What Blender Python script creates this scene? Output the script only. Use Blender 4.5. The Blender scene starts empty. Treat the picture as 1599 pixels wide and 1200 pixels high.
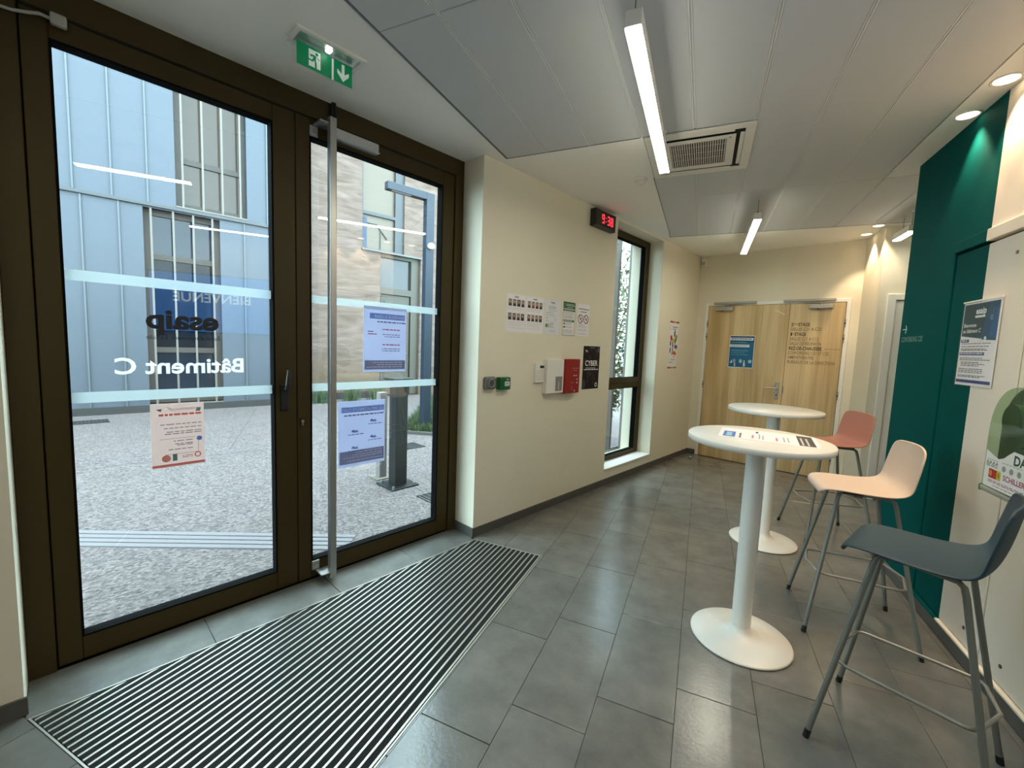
import bpy, bmesh, math, random
from mathutils import Vector, Matrix, Euler
random.seed(7)
PI = math.pi
sc = bpy.context.scene
col = sc.collection
S = 0.341129                      # skew of the entrance wall against the tile grid

# ------------------------------------------------------------------ camera
F_PX, YAW, PITCH, ROLL = 666.8, -0.416816, 0.0916883, 0.0384534
cy, sy, cp, sp, cr, sr = (math.cos(YAW), math.sin(YAW), math.cos(PITCH), math.sin(PITCH), math.cos(ROLL), math.sin(ROLL))
fw = Vector((sy * cp, cy * cp, -sp)); rt = Vector((cy, -sy, 0)); up = rt.cross(fw)
cx_, cy_ = rt * cr + up * sr, -rt * sr + up * cr
cam_d = bpy.data.cameras.new('camera'); cam = bpy.data.objects.new('camera', cam_d); col.objects.link(cam)
m3 = Matrix((cx_, cy_, -fw)).transposed()
cam.matrix_world = Matrix.Translation((0, 0, 1.5)) @ m3.to_4x4()
cam_d.sensor_width = 36.0; cam_d.lens = 36.0 * F_PX / 1599.0
cam_d.clip_start = 0.05; cam_d.clip_end = 200
sc.camera = cam

# ------------------------------------------------------------------ world, exposure
w = bpy.data.worlds.new('sky'); sc.world = w; w.use_nodes = True
bg = w.node_tree.nodes['Background']
bg.inputs['Color'].default_value = (0.68, 0.90, 1.0, 1)
bg.inputs['Strength'].default_value = 12.0
STRIP_POWER = 39.0               # diffusers of the linear pendants
SPOT_POWER = 34.0
sc.view_settings.view_transform = 'Standard'; sc.view_settings.look = 'None'
sc.view_settings.gamma = 1.0; sc.view_settings.use_curve_mapping = False
sc.view_settings.exposure = 0.2
sc.cycles.max_bounces = 10; sc.cycles.diffuse_bounces = 6; sc.cycles.glossy_bounces = 5
sc.cycles.transparent_max_bounces = 24; sc.cycles.sample_clamp_indirect = 8.0
sc.cycles.caustics_reflective = False; sc.cycles.caustics_refractive = False

# ------------------------------------------------------------------ helpers
def lin(c):
    c = c / 255.0
    return c / 12.92 if c <= 0.04045 else ((c + 0.055) / 1.055) ** 2.4
def rgb(r, g, b): return (lin(r), lin(g), lin(b), 1.0)

MATS = {}
def mat(name, color, rough=0.5, metal=0.0, noise=0.0, scale=8.0, bump=0.0, bscale=60.0, spec=0.5, stretch=None, emit=None, estr=0.0, coat=0.0, detail=4.0):
    if name in MATS: return MATS[name]
    m = bpy.data.materials.new(name); m.use_nodes = True
    nt = m.node_tree; b = nt.nodes['Principled BSDF']
    b.inputs['Base Color'].default_value = color
    b.inputs['Roughness'].default_value = rough
    b.inputs['Metallic'].default_value = metal
    b.inputs['Specular IOR Level'].default_value = spec
    b.inputs['Coat Weight'].default_value = coat
    if emit:
        b.inputs['Emission Color'].default_value = emit
        b.inputs['Emission Strength'].default_value = estr
    if noise > 0 or bump > 0:
        tc = nt.nodes.new('ShaderNodeTexCoord'); mp = nt.nodes.new('ShaderNodeMapping')
        nt.links.new(tc.outputs['Object'], mp.inputs['Vector'])
        if stretch: mp.inputs['Scale'].default_value = stretch
    if noise > 0:
        n = nt.nodes.new('ShaderNodeTexNoise'); n.inputs['Scale'].default_value = scale; n.inputs['Detail'].default_value = detail
        nt.links.new(mp.outputs[0], n.inputs['Vector'])
        r = nt.nodes.new('ShaderNodeMapRange'); r.inputs[1].default_value = 0.3; r.inputs[2].default_value = 0.7
        r.inputs[3].default_value = 1 - noise; r.inputs[4].default_value = 1 + noise
        nt.links.new(n.outputs['Fac'], r.inputs[0])
        mx = nt.nodes.new('ShaderNodeVectorMath'); mx.operation = 'SCALE'
        mx.inputs[0].default_value = color[:3]
        nt.links.new(r.outputs[0], mx.inputs['Scale'])
        nt.links.new(mx.outputs[0], b.inputs['Base Color'])
    if bump > 0:
        n2 = nt.nodes.new('ShaderNodeTexNoise'); n2.inputs['Scale'].default_value = bscale; n2.inputs['Detail'].default_value = 3
        nt.links.new(mp.outputs[0], n2.inputs['Vector'])
        bp = nt.nodes.new('ShaderNodeBump'); bp.inputs['Strength'].default_value = bump; bp.inputs['Distance'].default_value = 0.01
        nt.links.new(n2.outputs['Fac'], bp.inputs['Height']); nt.links.new(bp.outputs[0], b.inputs['Normal'])
    MATS[name] = m
    return m
def flat(r, g, b, rough=0.6): return mat('print_%d_%d_%d' % (r, g, b), rgb(r, g, b), rough)

def glass_mat(name, tint=(1, 1, 1), f0=0.04, haze=0.0, hcol=(0.8, 0.85, 0.85), gain=1.0):
    m = bpy.data.materials.new(name); m.use_nodes = True; nt = m.node_tree; nt.nodes.clear()
    out = nt.nodes.new('ShaderNodeOutputMaterial'); t = nt.nodes.new('ShaderNodeBsdfTransparent'); g = nt.nodes.new('ShaderNodeBsdfGlossy')
    t.inputs[0].default_value = (*tint, 1); g.inputs['Roughness'].default_value = 0.0; g.inputs[0].default_value = (1, 1, 1, 1)
    lw = nt.nodes.new('ShaderNodeLayerWeight'); pw = nt.nodes.new('ShaderNodeMath'); pw.operation = 'POWER'; pw.inputs[1].default_value = 5
    nt.links.new(lw.outputs['Facing'], pw.inputs[0])
    ma = nt.nodes.new('ShaderNodeMath'); ma.operation = 'MULTIPLY_ADD'; ma.inputs[1].default_value = (1 - f0) * gain; ma.inputs[2].default_value = f0
    nt.links.new(pw.outputs[0], ma.inputs[0])
    mx = nt.nodes.new('ShaderNodeMixShader'); nt.links.new(ma.outputs[0], mx.inputs[0])
    body = t
    if haze > 0:
        d = nt.nodes.new('ShaderNodeBsdfDiffuse'); d.inputs[0].default_value = (*hcol, 1)
        tr = nt.nodes.new('ShaderNodeBsdfTranslucent'); tr.inputs[0].default_value = (*hcol, 1)
        a = nt.nodes.new('ShaderNodeMixShader'); a.inputs[0].default_value = 0.5; nt.links.new(d.outputs[0], a.inputs[1]); nt.links.new(tr.outputs[0], a.inputs[2])
        h = nt.nodes.new('ShaderNodeMixShader'); h.inputs[0].default_value = haze
        nt.links.new(t.outputs[0], h.inputs[1]); nt.links.new(a.outputs[0], h.inputs[2]); body = h
    nt.links.new(body.outputs[0], mx.inputs[1]); nt.links.new(g.outputs[0], mx.inputs[2]); nt.links.new(mx.outputs[0], out.inputs[0])
    MATS[name] = m
    return m
def paper_mat(name, c, trans=0.5):
    """thin sheet that lets some daylight through"""
    if name in MATS: return MATS[name]
    m = bpy.data.materials.new(name); m.use_nodes = True; nt = m.node_tree; nt.nodes.clear()
    out = nt.nodes.new('ShaderNodeOutputMaterial'); d = nt.nodes.new('ShaderNodeBsdfDiffuse'); t = nt.nodes.new('ShaderNodeBsdfTranslucent')
    d.inputs[0].default_value = c; t.inputs[0].default_value = c
    mx = nt.nodes.new('ShaderNodeMixShader'); mx.inputs[0].default_value = trans
    nt.links.new(d.outputs[0], mx.inputs[1]); nt.links.new(t.outputs[0], mx.inputs[2]); nt.links.new(mx.outputs[0], out.inputs[0])
    MATS[name] = m
    return m

class MB:
    """collects shapes for one mesh"""
    def __init__(s): s.v = []; s.f = []; s.m = []; s.mats = []; s.smooth = set()
    def mi(s, m):
        if m is None: m = s.mats[0] if s.mats else None
        if m not in s.mats: s.mats.append(m)
        return s.mats.index(m)
    def add(s, verts, faces, m=None, smooth=False):
        k = s.mi(m); o = len(s.v); s.v += [tuple(p) for p in verts]
        for f in faces:
            if smooth: s.smooth.add(len(s.f))
            s.f.append(tuple(i + o for i in f)); s.m.append(k)
        return s
    def box(s, x0, x1, y0, y1, z0, z1, m=None, bev=0.0):
        if x0 > x1: x0, x1 = x1, x0
        if y0 > y1: y0, y1 = y1, y0
        if z0 > z1: z0, z1 = z1, z0
        if bev <= 0:
            v = [(x0, y0, z0), (x1, y0, z0), (x1, y1, z0), (x0, y1, z0), (x0, y0, z1), (x1, y0, z1), (x1, y1, z1), (x0, y1, z1)]
            return s.add(v, [(0, 3, 2, 1), (4, 5, 6, 7), (0, 1, 5, 4), (1, 2, 6, 5), (2, 3, 7, 6), (3, 0, 4, 7)], m)
        bm = bmesh.new(); bmesh.ops.create_cube(bm, size=1)
        for q in bm.verts: q.co = Vector(((x0 + x1) / 2 + q.co.x * (x1 - x0), (y0 + y1) / 2 + q.co.y * (y1 - y0), (z0 + z1) / 2 + q.co.z * (z1 - z0)))
        bmesh.ops.bevel(bm, geom=bm.edges[:], offset=bev, segments=2 if bev > 0.004 else 1, affect='EDGES', profile=0.5)
        bm.verts.index_update(); s.add([q.co[:] for q in bm.verts], [[q.index for q in f.verts] for f in bm.faces], m); bm.free()
        return s
    def prism(s, poly, z0, z1, m=None):
        n = len(poly)
        a = sum(poly[i][0] * poly[(i + 1) % n][1] - poly[(i + 1) % n][0] * poly[i][1] for i in range(n))
        if a < 0: poly = poly[::-1]
        v = [(x, y, z0) for x, y in poly] + [(x, y, z1) for x, y in poly]
        f = [tuple(range(n))[::-1], tuple(range(n, 2 * n))] + [(i, (i + 1) % n, n + (i + 1) % n, n + i) for i in range(n)]
        return s.add(v, f, m)
    def tube(s, pts, r, m=None, n=10, caps=True, closed=False):
        pts = [Vector(p) for p in pts]; N = len(pts); rings = []
        rr = r if isinstance(r, (list, tuple)) else [r] * N
        prev = None
        for i, p in enumerate(pts):
            if closed: t = (pts[(i + 1) % N] - pts[i - 1])
            else: t = (pts[min(i + 1, N - 1)] - pts[max(i - 1, 0)])
            t.normalize()
            if prev is None:
                a = Vector((0, 0, 1)) if abs(t.z) < 0.9 else Vector((1, 0, 0)); x = t.cross(a).normalized()
            else: x = (prev - t * prev.dot(t)).normalized()
            y = t.cross(x); prev = x
            rings.append([p + (x * math.cos(2 * PI * k / n) + y * math.sin(2 * PI * k / n)) * rr[i] for k in range(n)])
        v = [q for g in rings for q in g]; f = []
        for i in range(N if closed else N - 1):
            j = (i + 1) % N
            for k in range(n): f.append((i * n + k, i * n + (k + 1) % n, j * n + (k + 1) % n, j * n + k))
        s.add(v, f, m, True)
        if caps and not closed:
            s.add(rings[0], [tuple(range(n))[::-1]], m); s.add(rings[-1], [tuple(range(n))], m)
        return s
    def lathe(s, prof, m=None, n=48, c=(0, 0)):
        v = []; f = []
        for r, z in prof:
            for k in range(n): v.append((c[0] + r * math.cos(2 * PI * k / n), c[1] + r * math.sin(2 * PI * k / n), z))
        for i in range(len(prof) - 1):
            for k in range(n): f.append((i * n + k, i * n + (k + 1) % n, (i + 1) * n + (k + 1) % n, (i + 1) * n + k))
        s.add(v, f, m, True)
        if prof[0][0] > 1e-6: s.add(v[:n], [tuple(range(n))[::-1]], m)
        if prof[-1][0] > 1e-6: s.add(v[-n:], [tuple(range(n))], m)
        return s

def build(name, mb, m=None, parent=None, loc=(0, 0, 0), rz=0.0, kind=None, label=None, cat=None, group=None):
    me = bpy.data.meshes.new(name); 
    me.from_pydata([tuple(p) for p in mb.v], [], mb.f); 
    ms = mb.mats
    if ms == [None] or not ms: ms = [m]
    else: ms = [x if x is not None else m for x in ms]
    for q in ms: me.materials.append(q)
    for i, p in enumerate(me.polygons):
        p.material_index = mb.m[i]; p.use_smooth = i in mb.smooth
    me.update()
    o = bpy.data.objects.new(name, me); col.objects.link(o)
    o.location = loc; o.rotation_euler = (0, 0, rz)
    if parent: o.parent = parent
    tag(o, label, cat, group, kind)
    return o
def tag(o, label=None, cat=None, group=None, kind=None):
    if label: o['label'] = label
    if cat: o['category'] = cat
    if group: o['group'] = group
    if kind: o['kind'] = kind
    return o
def empty(name, loc=(0, 0, 0), rz=0.0, label=None, cat=None, group=None, kind=None, parent=None):
    o = bpy.data.objects.new(name, None); col.objects.link(o); o.empty_display_size = 0.1
    o.location = loc; o.rotation_euler = (0, 0, rz)
    if parent: o.parent = parent
    return tag(o, label, cat, group, kind)
def copy_tree(o, parent=None):
    c = o.copy(); col.objects.link(c)
    if parent: c.parent = parent
    for ch in list(o.children): copy_tree(ch, c)
    return c
cS, sS = math.cos(S), math.sin(S)
U = Vector((sS, cS, 0)); V = Vector((cS, -sS, 0))
def LP(u, v, z=0.0): return U * u + V * v + Vector((0, 0, z))
RL = -S                        # rotation that makes local x = V, local y = U
R_LEFT = PI / 2 - S            # poster frames: local x to the viewer's right, z up, -y to the viewer
R_FAR = -S
R_RIGHT = -PI / 2

_txt = {}
def text_geo(body, size=1.0, align='LEFT', bold=0.0):
    k = (body, align, bold)
    if k not in _txt:
        cu = bpy.data.curves.new('lettering', 'FONT'); cu.body = body; cu.align_x = align; cu.size = 1.0; cu.offset = bold; cu.resolution_u = 3
        o = bpy.data.objects.new('lettering', cu); col.objects.link(o)
        dg = bpy.context.evaluated_depsgraph_get(); me = o.evaluated_get(dg).to_mesh()
        _txt[k] = ([v.co[:] for v in me.vertices], [tuple(p.vertices) for p in me.polygons])
        o.evaluated_get(dg).to_mesh_clear(); bpy.data.objects.remove(o); bpy.data.curves.remove(cu)
    v, f = _txt[k]
    return [(a * size, b * size) for a, b, c in v], f

class Sheet:
    """flat print on a local x/z plane seen from -y; y decreases with every layer"""
    def __init__(s, y=0.0, step=0.0002, mirror=False): s.mb = MB(); s.y = y; s.step = step; s.k = 1; s.mir = -1.0 if mirror else 1.0
    def _y(s): return s.y - s.step * s.k
    def poly(s, pts, m):
        v = [(s.mir * x, s._y(), z) for x, z in pts]
        s.mb.add(v, [tuple(range(len(v)))], m); return s
    def rect(s, x0, z0, x1, z1, m): return s.poly([(x0, z0), (x1, z0), (x1, z1), (x0, z1)], m)
    def up(s): s.k += 1; return s
    def disc(s, x, z, r, m, n=24, rz=None):
        rz = rz or r
        return s.poly([(x + r * math.cos(2 * PI * i / n), z + rz * math.sin(2 * PI * i / n)) for i in range(n)], m)
    def ring(s, x, z, r, t, m, n=28):
        v = []; f = []
        for i in range(n):
            a = 2 * PI * i / n
            v += [(s.mir * (x + r * math.cos(a)), s._y(), z + r * math.sin(a)), (s.mir * (x + (r - t) * math.cos(a)), s._y(), z + (r - t) * math.sin(a))]
            j = (i + 1) % n; f.append((2 * i, 2 * j, 2 * j + 1, 2 * i + 1))
        s.mb.add(v, f, m); return s
    def text(s, body, x, z, size, m, align='LEFT', bold=0.0, width=None):
        v, f = text_geo(body, size, align, bold)
        if width and v:
            a = min(p[0] for p in v); b = max(p[0] for p in v); k = width / max(b - a, 1e-6)
            v = [((p[0] - a) * k if align == 'LEFT' else p[0] * k, p[1]) for p in v]
        s.mb.add([(s.mir * (x + p[0]), s._y(), z + p[1]) for p in v], f, m); return s
    def lines(s, x0, x1, zs, m, h=0.004, jag=0.25, seed=1):
        r = random.Random(seed)
        for z in zs:
            e = x1 - (x1 - x0) * jag * r.random(); x = x0
            while x < e - 0.004:                       # short words
                wd = min(r.uniform(0.012, 0.034), e - x); s.rect(x, z, x + wd, z + h, m); x += wd + 0.005
        return s

def poster(name, label, cat, loc, rz, wd, ht, draw, sheet=None, thick=0.0012, mirror=False, parts=None, group=None, rx=0.0):
    """sheet of paper hanging with its bottom-left corner at loc"""
    root = empty(name, loc, rz, label, cat, group)
    if rx: root.rotation_euler = (rx, 0, rz)
    b = MB()
    if mirror: b.box(0, wd, -thick, 0, 0, ht)
    else: b.box(0, wd, -thick, 0, 0, ht)
    build('sheet', b, sheet or MATS['paper'], root)
    sh = Sheet(-thick, mirror=False)
    draw(sh, wd, ht)
    if mirror:
        sh.mb.v = [(wd - x, y, z) for x, y, z in sh.mb.v]; sh.mb.f = [f[::-1] for f in sh.mb.f]
    if sh.mb.f: build('print', sh.mb, None, root)
    return root

# ------------------------------------------------------------------ materials
WALL = mat('wall_paint_warm_white', rgb(229, 222, 202), 0.75, noise=0.012, scale=3, bump=0.03, bscale=180)
SOFFIT = mat('ceiling_plaster', rgb(247, 246, 241), 0.85, noise=0.01, scale=2)
PANEL = mat('ceiling_panel_grey', rgb(200, 203, 206), 0.55, metal=0.0, noise=0.02, scale=900, detail=1)
JOINT = mat('ceiling_joint_white', rgb(226, 227, 226), 0.6)
GROUT = mat('grout_dark', rgb(60, 60, 57), 0.9)
BASEB = mat('baseboard_tile', rgb(84, 82, 78), 0.5, noise=0.06, scale=12)
BRONZE = mat('bronze_aluminium', rgb(62, 51, 24), 0.5, metal=0.2, spec=0.25, noise=0.02, scale=500)
GASKET = mat('black_gasket', rgb(14, 14, 14), 0.9, spec=0.05)
BLACK = mat('black_plastic', rgb(20, 20, 21), 0.4)
STEEL = mat('brushed_steel', rgb(175, 175, 172), 0.35, metal=0.9, noise=0.05, scale=30, stretch=(30, 30, 1))
ALU = mat('satin_aluminium', rgb(190, 192, 192), 0.4, metal=0.75)
ALUPAINT = mat('silver_paint', rgb(165, 165, 162), 0.45, metal=0.2)
WHITE = mat('white_lacquer', rgb(238, 236, 230), 0.35, spec=0.5)
WPLAST = mat('white_plastic', rgb(232, 230, 224), 0.45)
MATS['paper'] = mat('paper_white', rgb(236, 234, 238), 0.6)
GLASS = glass_mat('door_glass', (0.96, 0.99, 0.98), 0.05)
FROST = glass_mat('frosted_film', (0.95, 0.98, 0.97), 0.05, 0.5, (0.74, 0.82, 0.84))
CLEAR = glass_mat('clear_plastic', (0.985, 0.99, 0.99), 0.008, 0.01, gain=0.2)
def wood_mat():
    m = bpy.data.materials.new('light_oak'); m.use_nodes = True; nt = m.node_tree; b = nt.nodes['Principled BSDF']
    tc = nt.nodes.new('ShaderNodeTexCoord')
    def nz(sc_, s, d):
        mp = nt.nodes.new('ShaderNodeMapping'); mp.inputs['Scale'].default_value = s; nt.links.new(tc.outputs['Object'], mp.inputs[0])
        n = nt.nodes.new('ShaderNodeTexNoise'); n.inputs['Scale'].default_value = sc_; n.inputs['Detail'].default_value = d; nt.links.new(mp.outputs[0], n.inputs['Vector']); return n
    a = nz(7, (1, 1, 0.05), 3); g = nz(45, (1, 1, 0.03), 5)
    ad = nt.nodes.new('ShaderNodeMath'); ad.operation = 'MULTIPLY_ADD'; ad.inputs[1].default_value = 0.28
    nt.links.new(g.outputs['Fac'], ad.inputs[0])
    hm = nt.nodes.new('ShaderNodeMath'); hm.operation = 'MULTIPLY'; hm.inputs[1].default_value = 0.72; nt.links.new(a.outputs['Fac'], hm.inputs[0]); nt.links.new(hm.outputs[0], ad.inputs[2])
    r = nt.nodes.new('ShaderNodeValToRGB'); nt.links.new(ad.outputs[0], r.inputs[0])
    r.color_ramp.elements[0].position = 0.36; r.color_ramp.elements[0].color = rgb(184, 156, 110)
    r.color_ramp.elements[1].position = 0.62; r.color_ramp.elements[1].color = rgb(224, 199, 154)
    nt.links.new(r.outputs[0], b.inputs['Base Color']); b.inputs['Roughness'].default_value = 0.42
    return m
OAK = wood_mat()
def tile_mat():
    m = bpy.data.materials.new('slate_grey_tile'); m.use_nodes = True; nt = m.node_tree; b = nt.nodes['Principled BSDF']
    tc = nt.nodes.new('ShaderNodeNewGeometry'); oi = nt.nodes.new('ShaderNodeObjectInfo')
    n = nt.nodes.new('ShaderNodeTexNoise'); n.inputs['Scale'].default_value = 5.0; n.inputs['Detail'].default_value = 8; n.inputs['Roughness'].default_value = 0.65
    nt.links.new(tc.outputs['Position'], n.inputs['Vector'])
    r = nt.nodes.new('ShaderNodeValToRGB'); nt.links.new(n.outputs['Fac'], r.inputs[0])
    r.color_ramp.elements[0].position = 0.22; r.color_ramp.elements[0].color = rgb(92, 93, 90)
    r.color_ramp.elements[1].position = 0.8; r.color_ramp.elements[1].color = rgb(126, 125, 120)
    k = nt.nodes.new('ShaderNodeMapRange'); k.inputs[3].default_value = 0.9; k.inputs[4].default_value = 1.1; nt.links.new(oi.outputs['Random'], k.inputs[0])
    vm = nt.nodes.new('ShaderNodeVectorMath'); vm.operation = 'SCALE'; nt.links.new(r.outputs[0], vm.inputs[0]); nt.links.new(k.outputs[0], vm.inputs['Scale'])
    nt.links.new(vm.outputs[0], b.inputs['Base Color'])
    n2 = nt.nodes.new('ShaderNodeTexNoise'); n2.inputs['Scale'].default_value = 55; n2.inputs['Detail'].default_value = 5; nt.links.new(tc.outputs['Position'], n2.inputs['Vector'])
    bp = nt.nodes.new('ShaderNodeBump'); bp.inputs['Strength'].default_value = 0.16; bp.inputs['Distance'].default_value = 0.004
    nt.links.new(n2.outputs['Fac'], bp.inputs['Height']); nt.links.new(bp.outputs[0], b.inputs['Normal'])
    rr = nt.nodes.new('ShaderNodeMapRange'); rr.inputs[3].default_value = 0.19; rr.inputs[4].default_value = 0.235; nt.links.new(n.outputs['Fac'], rr.inputs[0])
    nt.links.new(rr.outputs[0], b.inputs['Roughness']); b.inputs['Specular IOR Level'].default_value = 0.8
    return m
TILE = tile_mat()
def right_wall_mat():
    """warm white paint with one painted teal field; the field runs over wall, frame and leaf"""
    m = bpy.data.materials.new('white_paint_with_teal_field'); m.use_nodes = True; nt = m.node_tree; b = nt.nodes['Principled BSDF']
    g = nt.nodes.new('ShaderNodeNewGeometry'); sx = nt.nodes.new('ShaderNodeSeparateXYZ'); nt.links.new(g.outputs['Position'], sx.inputs[0])
    gt = nt.nodes.new('ShaderNodeMath'); gt.operation = 'GREATER_THAN'; gt.inputs[1].default_value = 3.02; nt.links.new(sx.outputs['Y'], gt.inputs[0])
    mx = nt.nodes.new('ShaderNodeMix'); mx.data_type = 'RGBA'; nt.links.new(gt.outputs[0], mx.inputs[0])
    mx.inputs[6].default_value = rgb(228, 220, 207); mx.inputs[7].default_value = rgb(0, 78, 76)
    nt.links.new(mx.outputs[2], b.inputs['Base Color']); b.inputs['Roughness'].default_value = 0.75; b.inputs['Specular IOR Level'].default_value = 0.06
    return m
RWALL = right_wall_mat()
def emit_mat(name, c, s):
    m = bpy.data.materials.new(name); m.use_nodes = True; nt = m.node_tree; nt.nodes.clear()
    o = nt.nodes.new('ShaderNodeOutputMaterial'); e = nt.nodes.new('ShaderNodeEmission'); e.inputs[0].default_value = (*c, 1); e.inputs[1].default_value = s
    nt.links.new(e.outputs[0], o.inputs[0]); MATS[name] = m; return m
STRIP = emit_mat('led_diffuser', (1.0, 0.97, 0.79), STRIP_POWER)
DISC = emit_mat('downlight_disc', (1.0, 0.78, 0.52), 6.0)

# ------------------------------------------------------------------ polygon clipping
def clip(poly, a, b, c):
    """keep a*x + b*y <= c"""
    out = []
    for i in range(len(poly)):
        p, q = poly[i], poly[(i + 1) % len(poly)]
        dp, dq = a * p[0] + b * p[1] - c, a * q[0] + b * q[1] - c
        if dp <= 0: out.append(p)
        if (dp < 0 < dq) or (dq < 0 < dp):
            t = dp / (dp - dq); out.append((p[0] + (q[0] - p[0]) * t, p[1] + (q[1] - p[1]) * t))
    return out
def area(p): return abs(sum(p[i][0] * p[(i + 1) % len(p)][1] - p[(i + 1) % len(p)][0] * p[i][1] for i in range(len(p)))) / 2
VW, UF = -2.385, 6.36           # faces of the entrance wall and the far wall
XR, YR, YB, XC, XE = 1.29, 3.98, 5.64, 1.615, 3.2
Y0 = -2.6
LEFT = (-cS, sS, -VW)           # half planes as (a, b, c)
FAR = (sS, cS, UF)
def halfplanes(poly, hs):
    for h in hs:
        poly = clip(poly, *h)
        if len(poly) < 3: return []
    return poly
def hx0(x): return (-1, 0, -x)
def hx1(x): return (1, 0, x)
def hy0(y): return (0, -1, -y)
def hy1(y): return (0, 1, y)

# ------------------------------------------------------------------ floor
BIG = [(-8, Y0), (8, Y0), (8, 9), (-8, 9)]
fl = MB()
for hs in ([hx1(XR), (-cS, sS, 2.62), (sS, cS, UF + 0.2)], [hx0(XR), hx1(XE + 0.2), hy0(YR - 0.2), hy1(YB + 0.2)], [hx0(XR), hx1(XC + 0.2), hy0(YB + 0.2), (sS, cS, UF + 0.2)]):
    p = halfplanes(BIG, hs)
    if p: fl.prism(p, -0.12, -0.004)
floor = build('floor', fl, GROUT, kind='structure')
TW, TL, TX, TY, TS = 0.3125, 0.645, -0.625, 1.538, 0.2035
MX = -0.945                     # right edge of the entrance mat, on a tile joint
def tile(poly, g=0.0013):
    """tile slab from a clipped polygon with a soft arris"""
    n = len(poly)
    if sum(poly[i][0] * poly[(i + 1) % n][1] - poly[(i + 1) % n][0] * poly[i][1] for i in range(n)) < 0: poly = poly[::-1]
    cxx = sum(p[0] for p in poly) / n; cyy = sum(p[1] for p in poly) / n
    def inset(d):
        r = []
        for x, y in poly:
            dx, dy = cxx - x, cyy - y; l = math.hypot(dx, dy) or 1; k = min(d * 1.5 / l, 0.45); r.append((x + dx * k, y + dy * k))
        return r
    a, b_ = inset(g), inset(g + 0.0012)
    v = [(x - cxx, y - cyy, -0.008) for x, y in a] + [(x - cxx, y - cyy, -0.001) for x, y in a] + [(x - cxx, y - cyy, 0) for x, y in b_]
    f = [tuple(range(2 * n, 3 * n))] + [(k * n + i, k * n + (i + 1) % n, (k + 1) * n + (i + 1) % n, (k + 1) * n + i) for k in (0, 1) for i in range(n)]
    mb = MB(); mb.add(v, f); build('tile', mb, TILE, floor, (cxx, cyy, 0))
regions = [[hx0(MX), hx1(XR), LEFT, FAR], [hx1(MX), hy0(2.79), LEFT], [hx1(MX), hy1(0.645), LEFT], [hx0(XR), hx1(XE), hy0(YR), hy1(YB)], [hx0(XR), hx1(XC), hy0(YB), FAR]]
for k in range(-9, 14):
    x0 = TX + k * TW
    for j in range(-9, 10):
        y0 = TY + TS * k + j * TL
        base = halfplanes([(x0, y0), (x0 + TW, y0), (x0 + TW, y0 + TL), (x0, y0 + TL)], [hy0(Y0)])
        if not base: continue
        for hs in regions:
            p = halfplanes(base, hs)
            if p and area(p) > 0.0008: tile(p)
# threshold strip between the glazed door and the mat, laid along the entrance wall
VM = -2.343
for u0, u1 in ((-0.155, 0.46), (0.46, 1.08), (1.08, 1.62), (1.62, 2.141)):
    tile([LP(u0, -2.61)[:2], LP(u0, VM)[:2], LP(u1, VM)[:2], LP(u1, -2.61)[:2]])

# ------------------------------------------------------------------ walls
wl = MB()
TH = -2.80
wl.box(TH, VW, -3.6, -0.155, 0, 2.9); wl.box(TH, VW, 2.141, 4.03, 0, 2.9)
wl.box(TH, VW, 4.03, 5.12, -0.02, 0.165); wl.box(TH, VW, 4.03, 5.12, 2.83, 2.9); wl.box(TH, VW, 5.12, UF, 0, 2.9)
wl.box(TH, VW, -0.155, 2.141, 2.862, 2.95)
wall_left = build('wall_left', wl, WALL, rz=RL, kind='structure')
wf = MB()
vE = (XC - UF * sS) / cS        # where the far wall meets the short return wall
D0, D1, DT = -2.222, -0.672, 2.147   # oak doors
wf.box(VW - 0.3, D0 - 0.045, UF, UF + 0.2, 0, 2.9); wf.box(D1 + 0.045, vE + 0.1, UF, UF + 0.2, 0, 2.9); wf.box(D0 - 0.045, D1 + 0.045, UF, UF + 0.2, DT + 0.045, 2.9)
wf.box(D0 - 0.05, D1 + 0.05, UF + 0.09, UF + 0.2, 0, DT + 0.05)
wall_far = build('wall_far', wf, WALL, rz=RL, kind='structure')
wr = MB(); wr.box(XC, XC + 0.2, YB + 0.2, 6.30, 0, 2.9)
wall_return = build('wall_return', wr, WALL, kind='structure')
wc = MB(); wc.box(XC, 1.69, YB, YB + 0.2, 0, 2.9); wc.box(1.69, XE, YB, YB + 0.2, 2.17, 2.9); wc.box(2.72, XE, YB, YB + 0.2, 0, 2.9); wc.box(1.69, 2.72, YB + 0.1, YB + 0.2, 0, 2.17)
wall_corridor = build('wall_corridor', wc, WALL, kind='structure')
we = MB(); we.box(XE, XE + 0.2, YR - 0.2, YB + 0.2, 0, 2.9)
build('wall_end', we, WALL, kind='structure')
# right wall with a flush cupboard opening (two leaves)
C0, C1, CT = 1.98, 3.335, 2.118
wq = MB()
wq.box(XR, XR + 0.2, Y0, C0 - 0.05, 0, 2.9); wq.box(XR, XR + 0.2, C1 + 0.05, YR, 0, 2.9); wq.box(XR, XR + 0.2, C0 - 0.05, C1 + 0.05, CT + 0.05, 2.9); wq.box(XR + 0.06, XR + 0.2, C0 - 0.05, C1 + 0.05, 0, CT + 0.05)
wall_right = build('wall_right', wq, RWALL, kind='structure')
wn = MB(); wn.box(XR + 0.2, XE + 0.2, YR - 0.2, YR, 0, 2.9)
build('wall_niche', wn, WALL, kind='structure')
wb = MB(); wb.box(-4.2, XR + 0.2, Y0 - 0.2, Y0, 0, 2.9)
build('wall_rear', wb, WALL, kind='structure')

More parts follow.
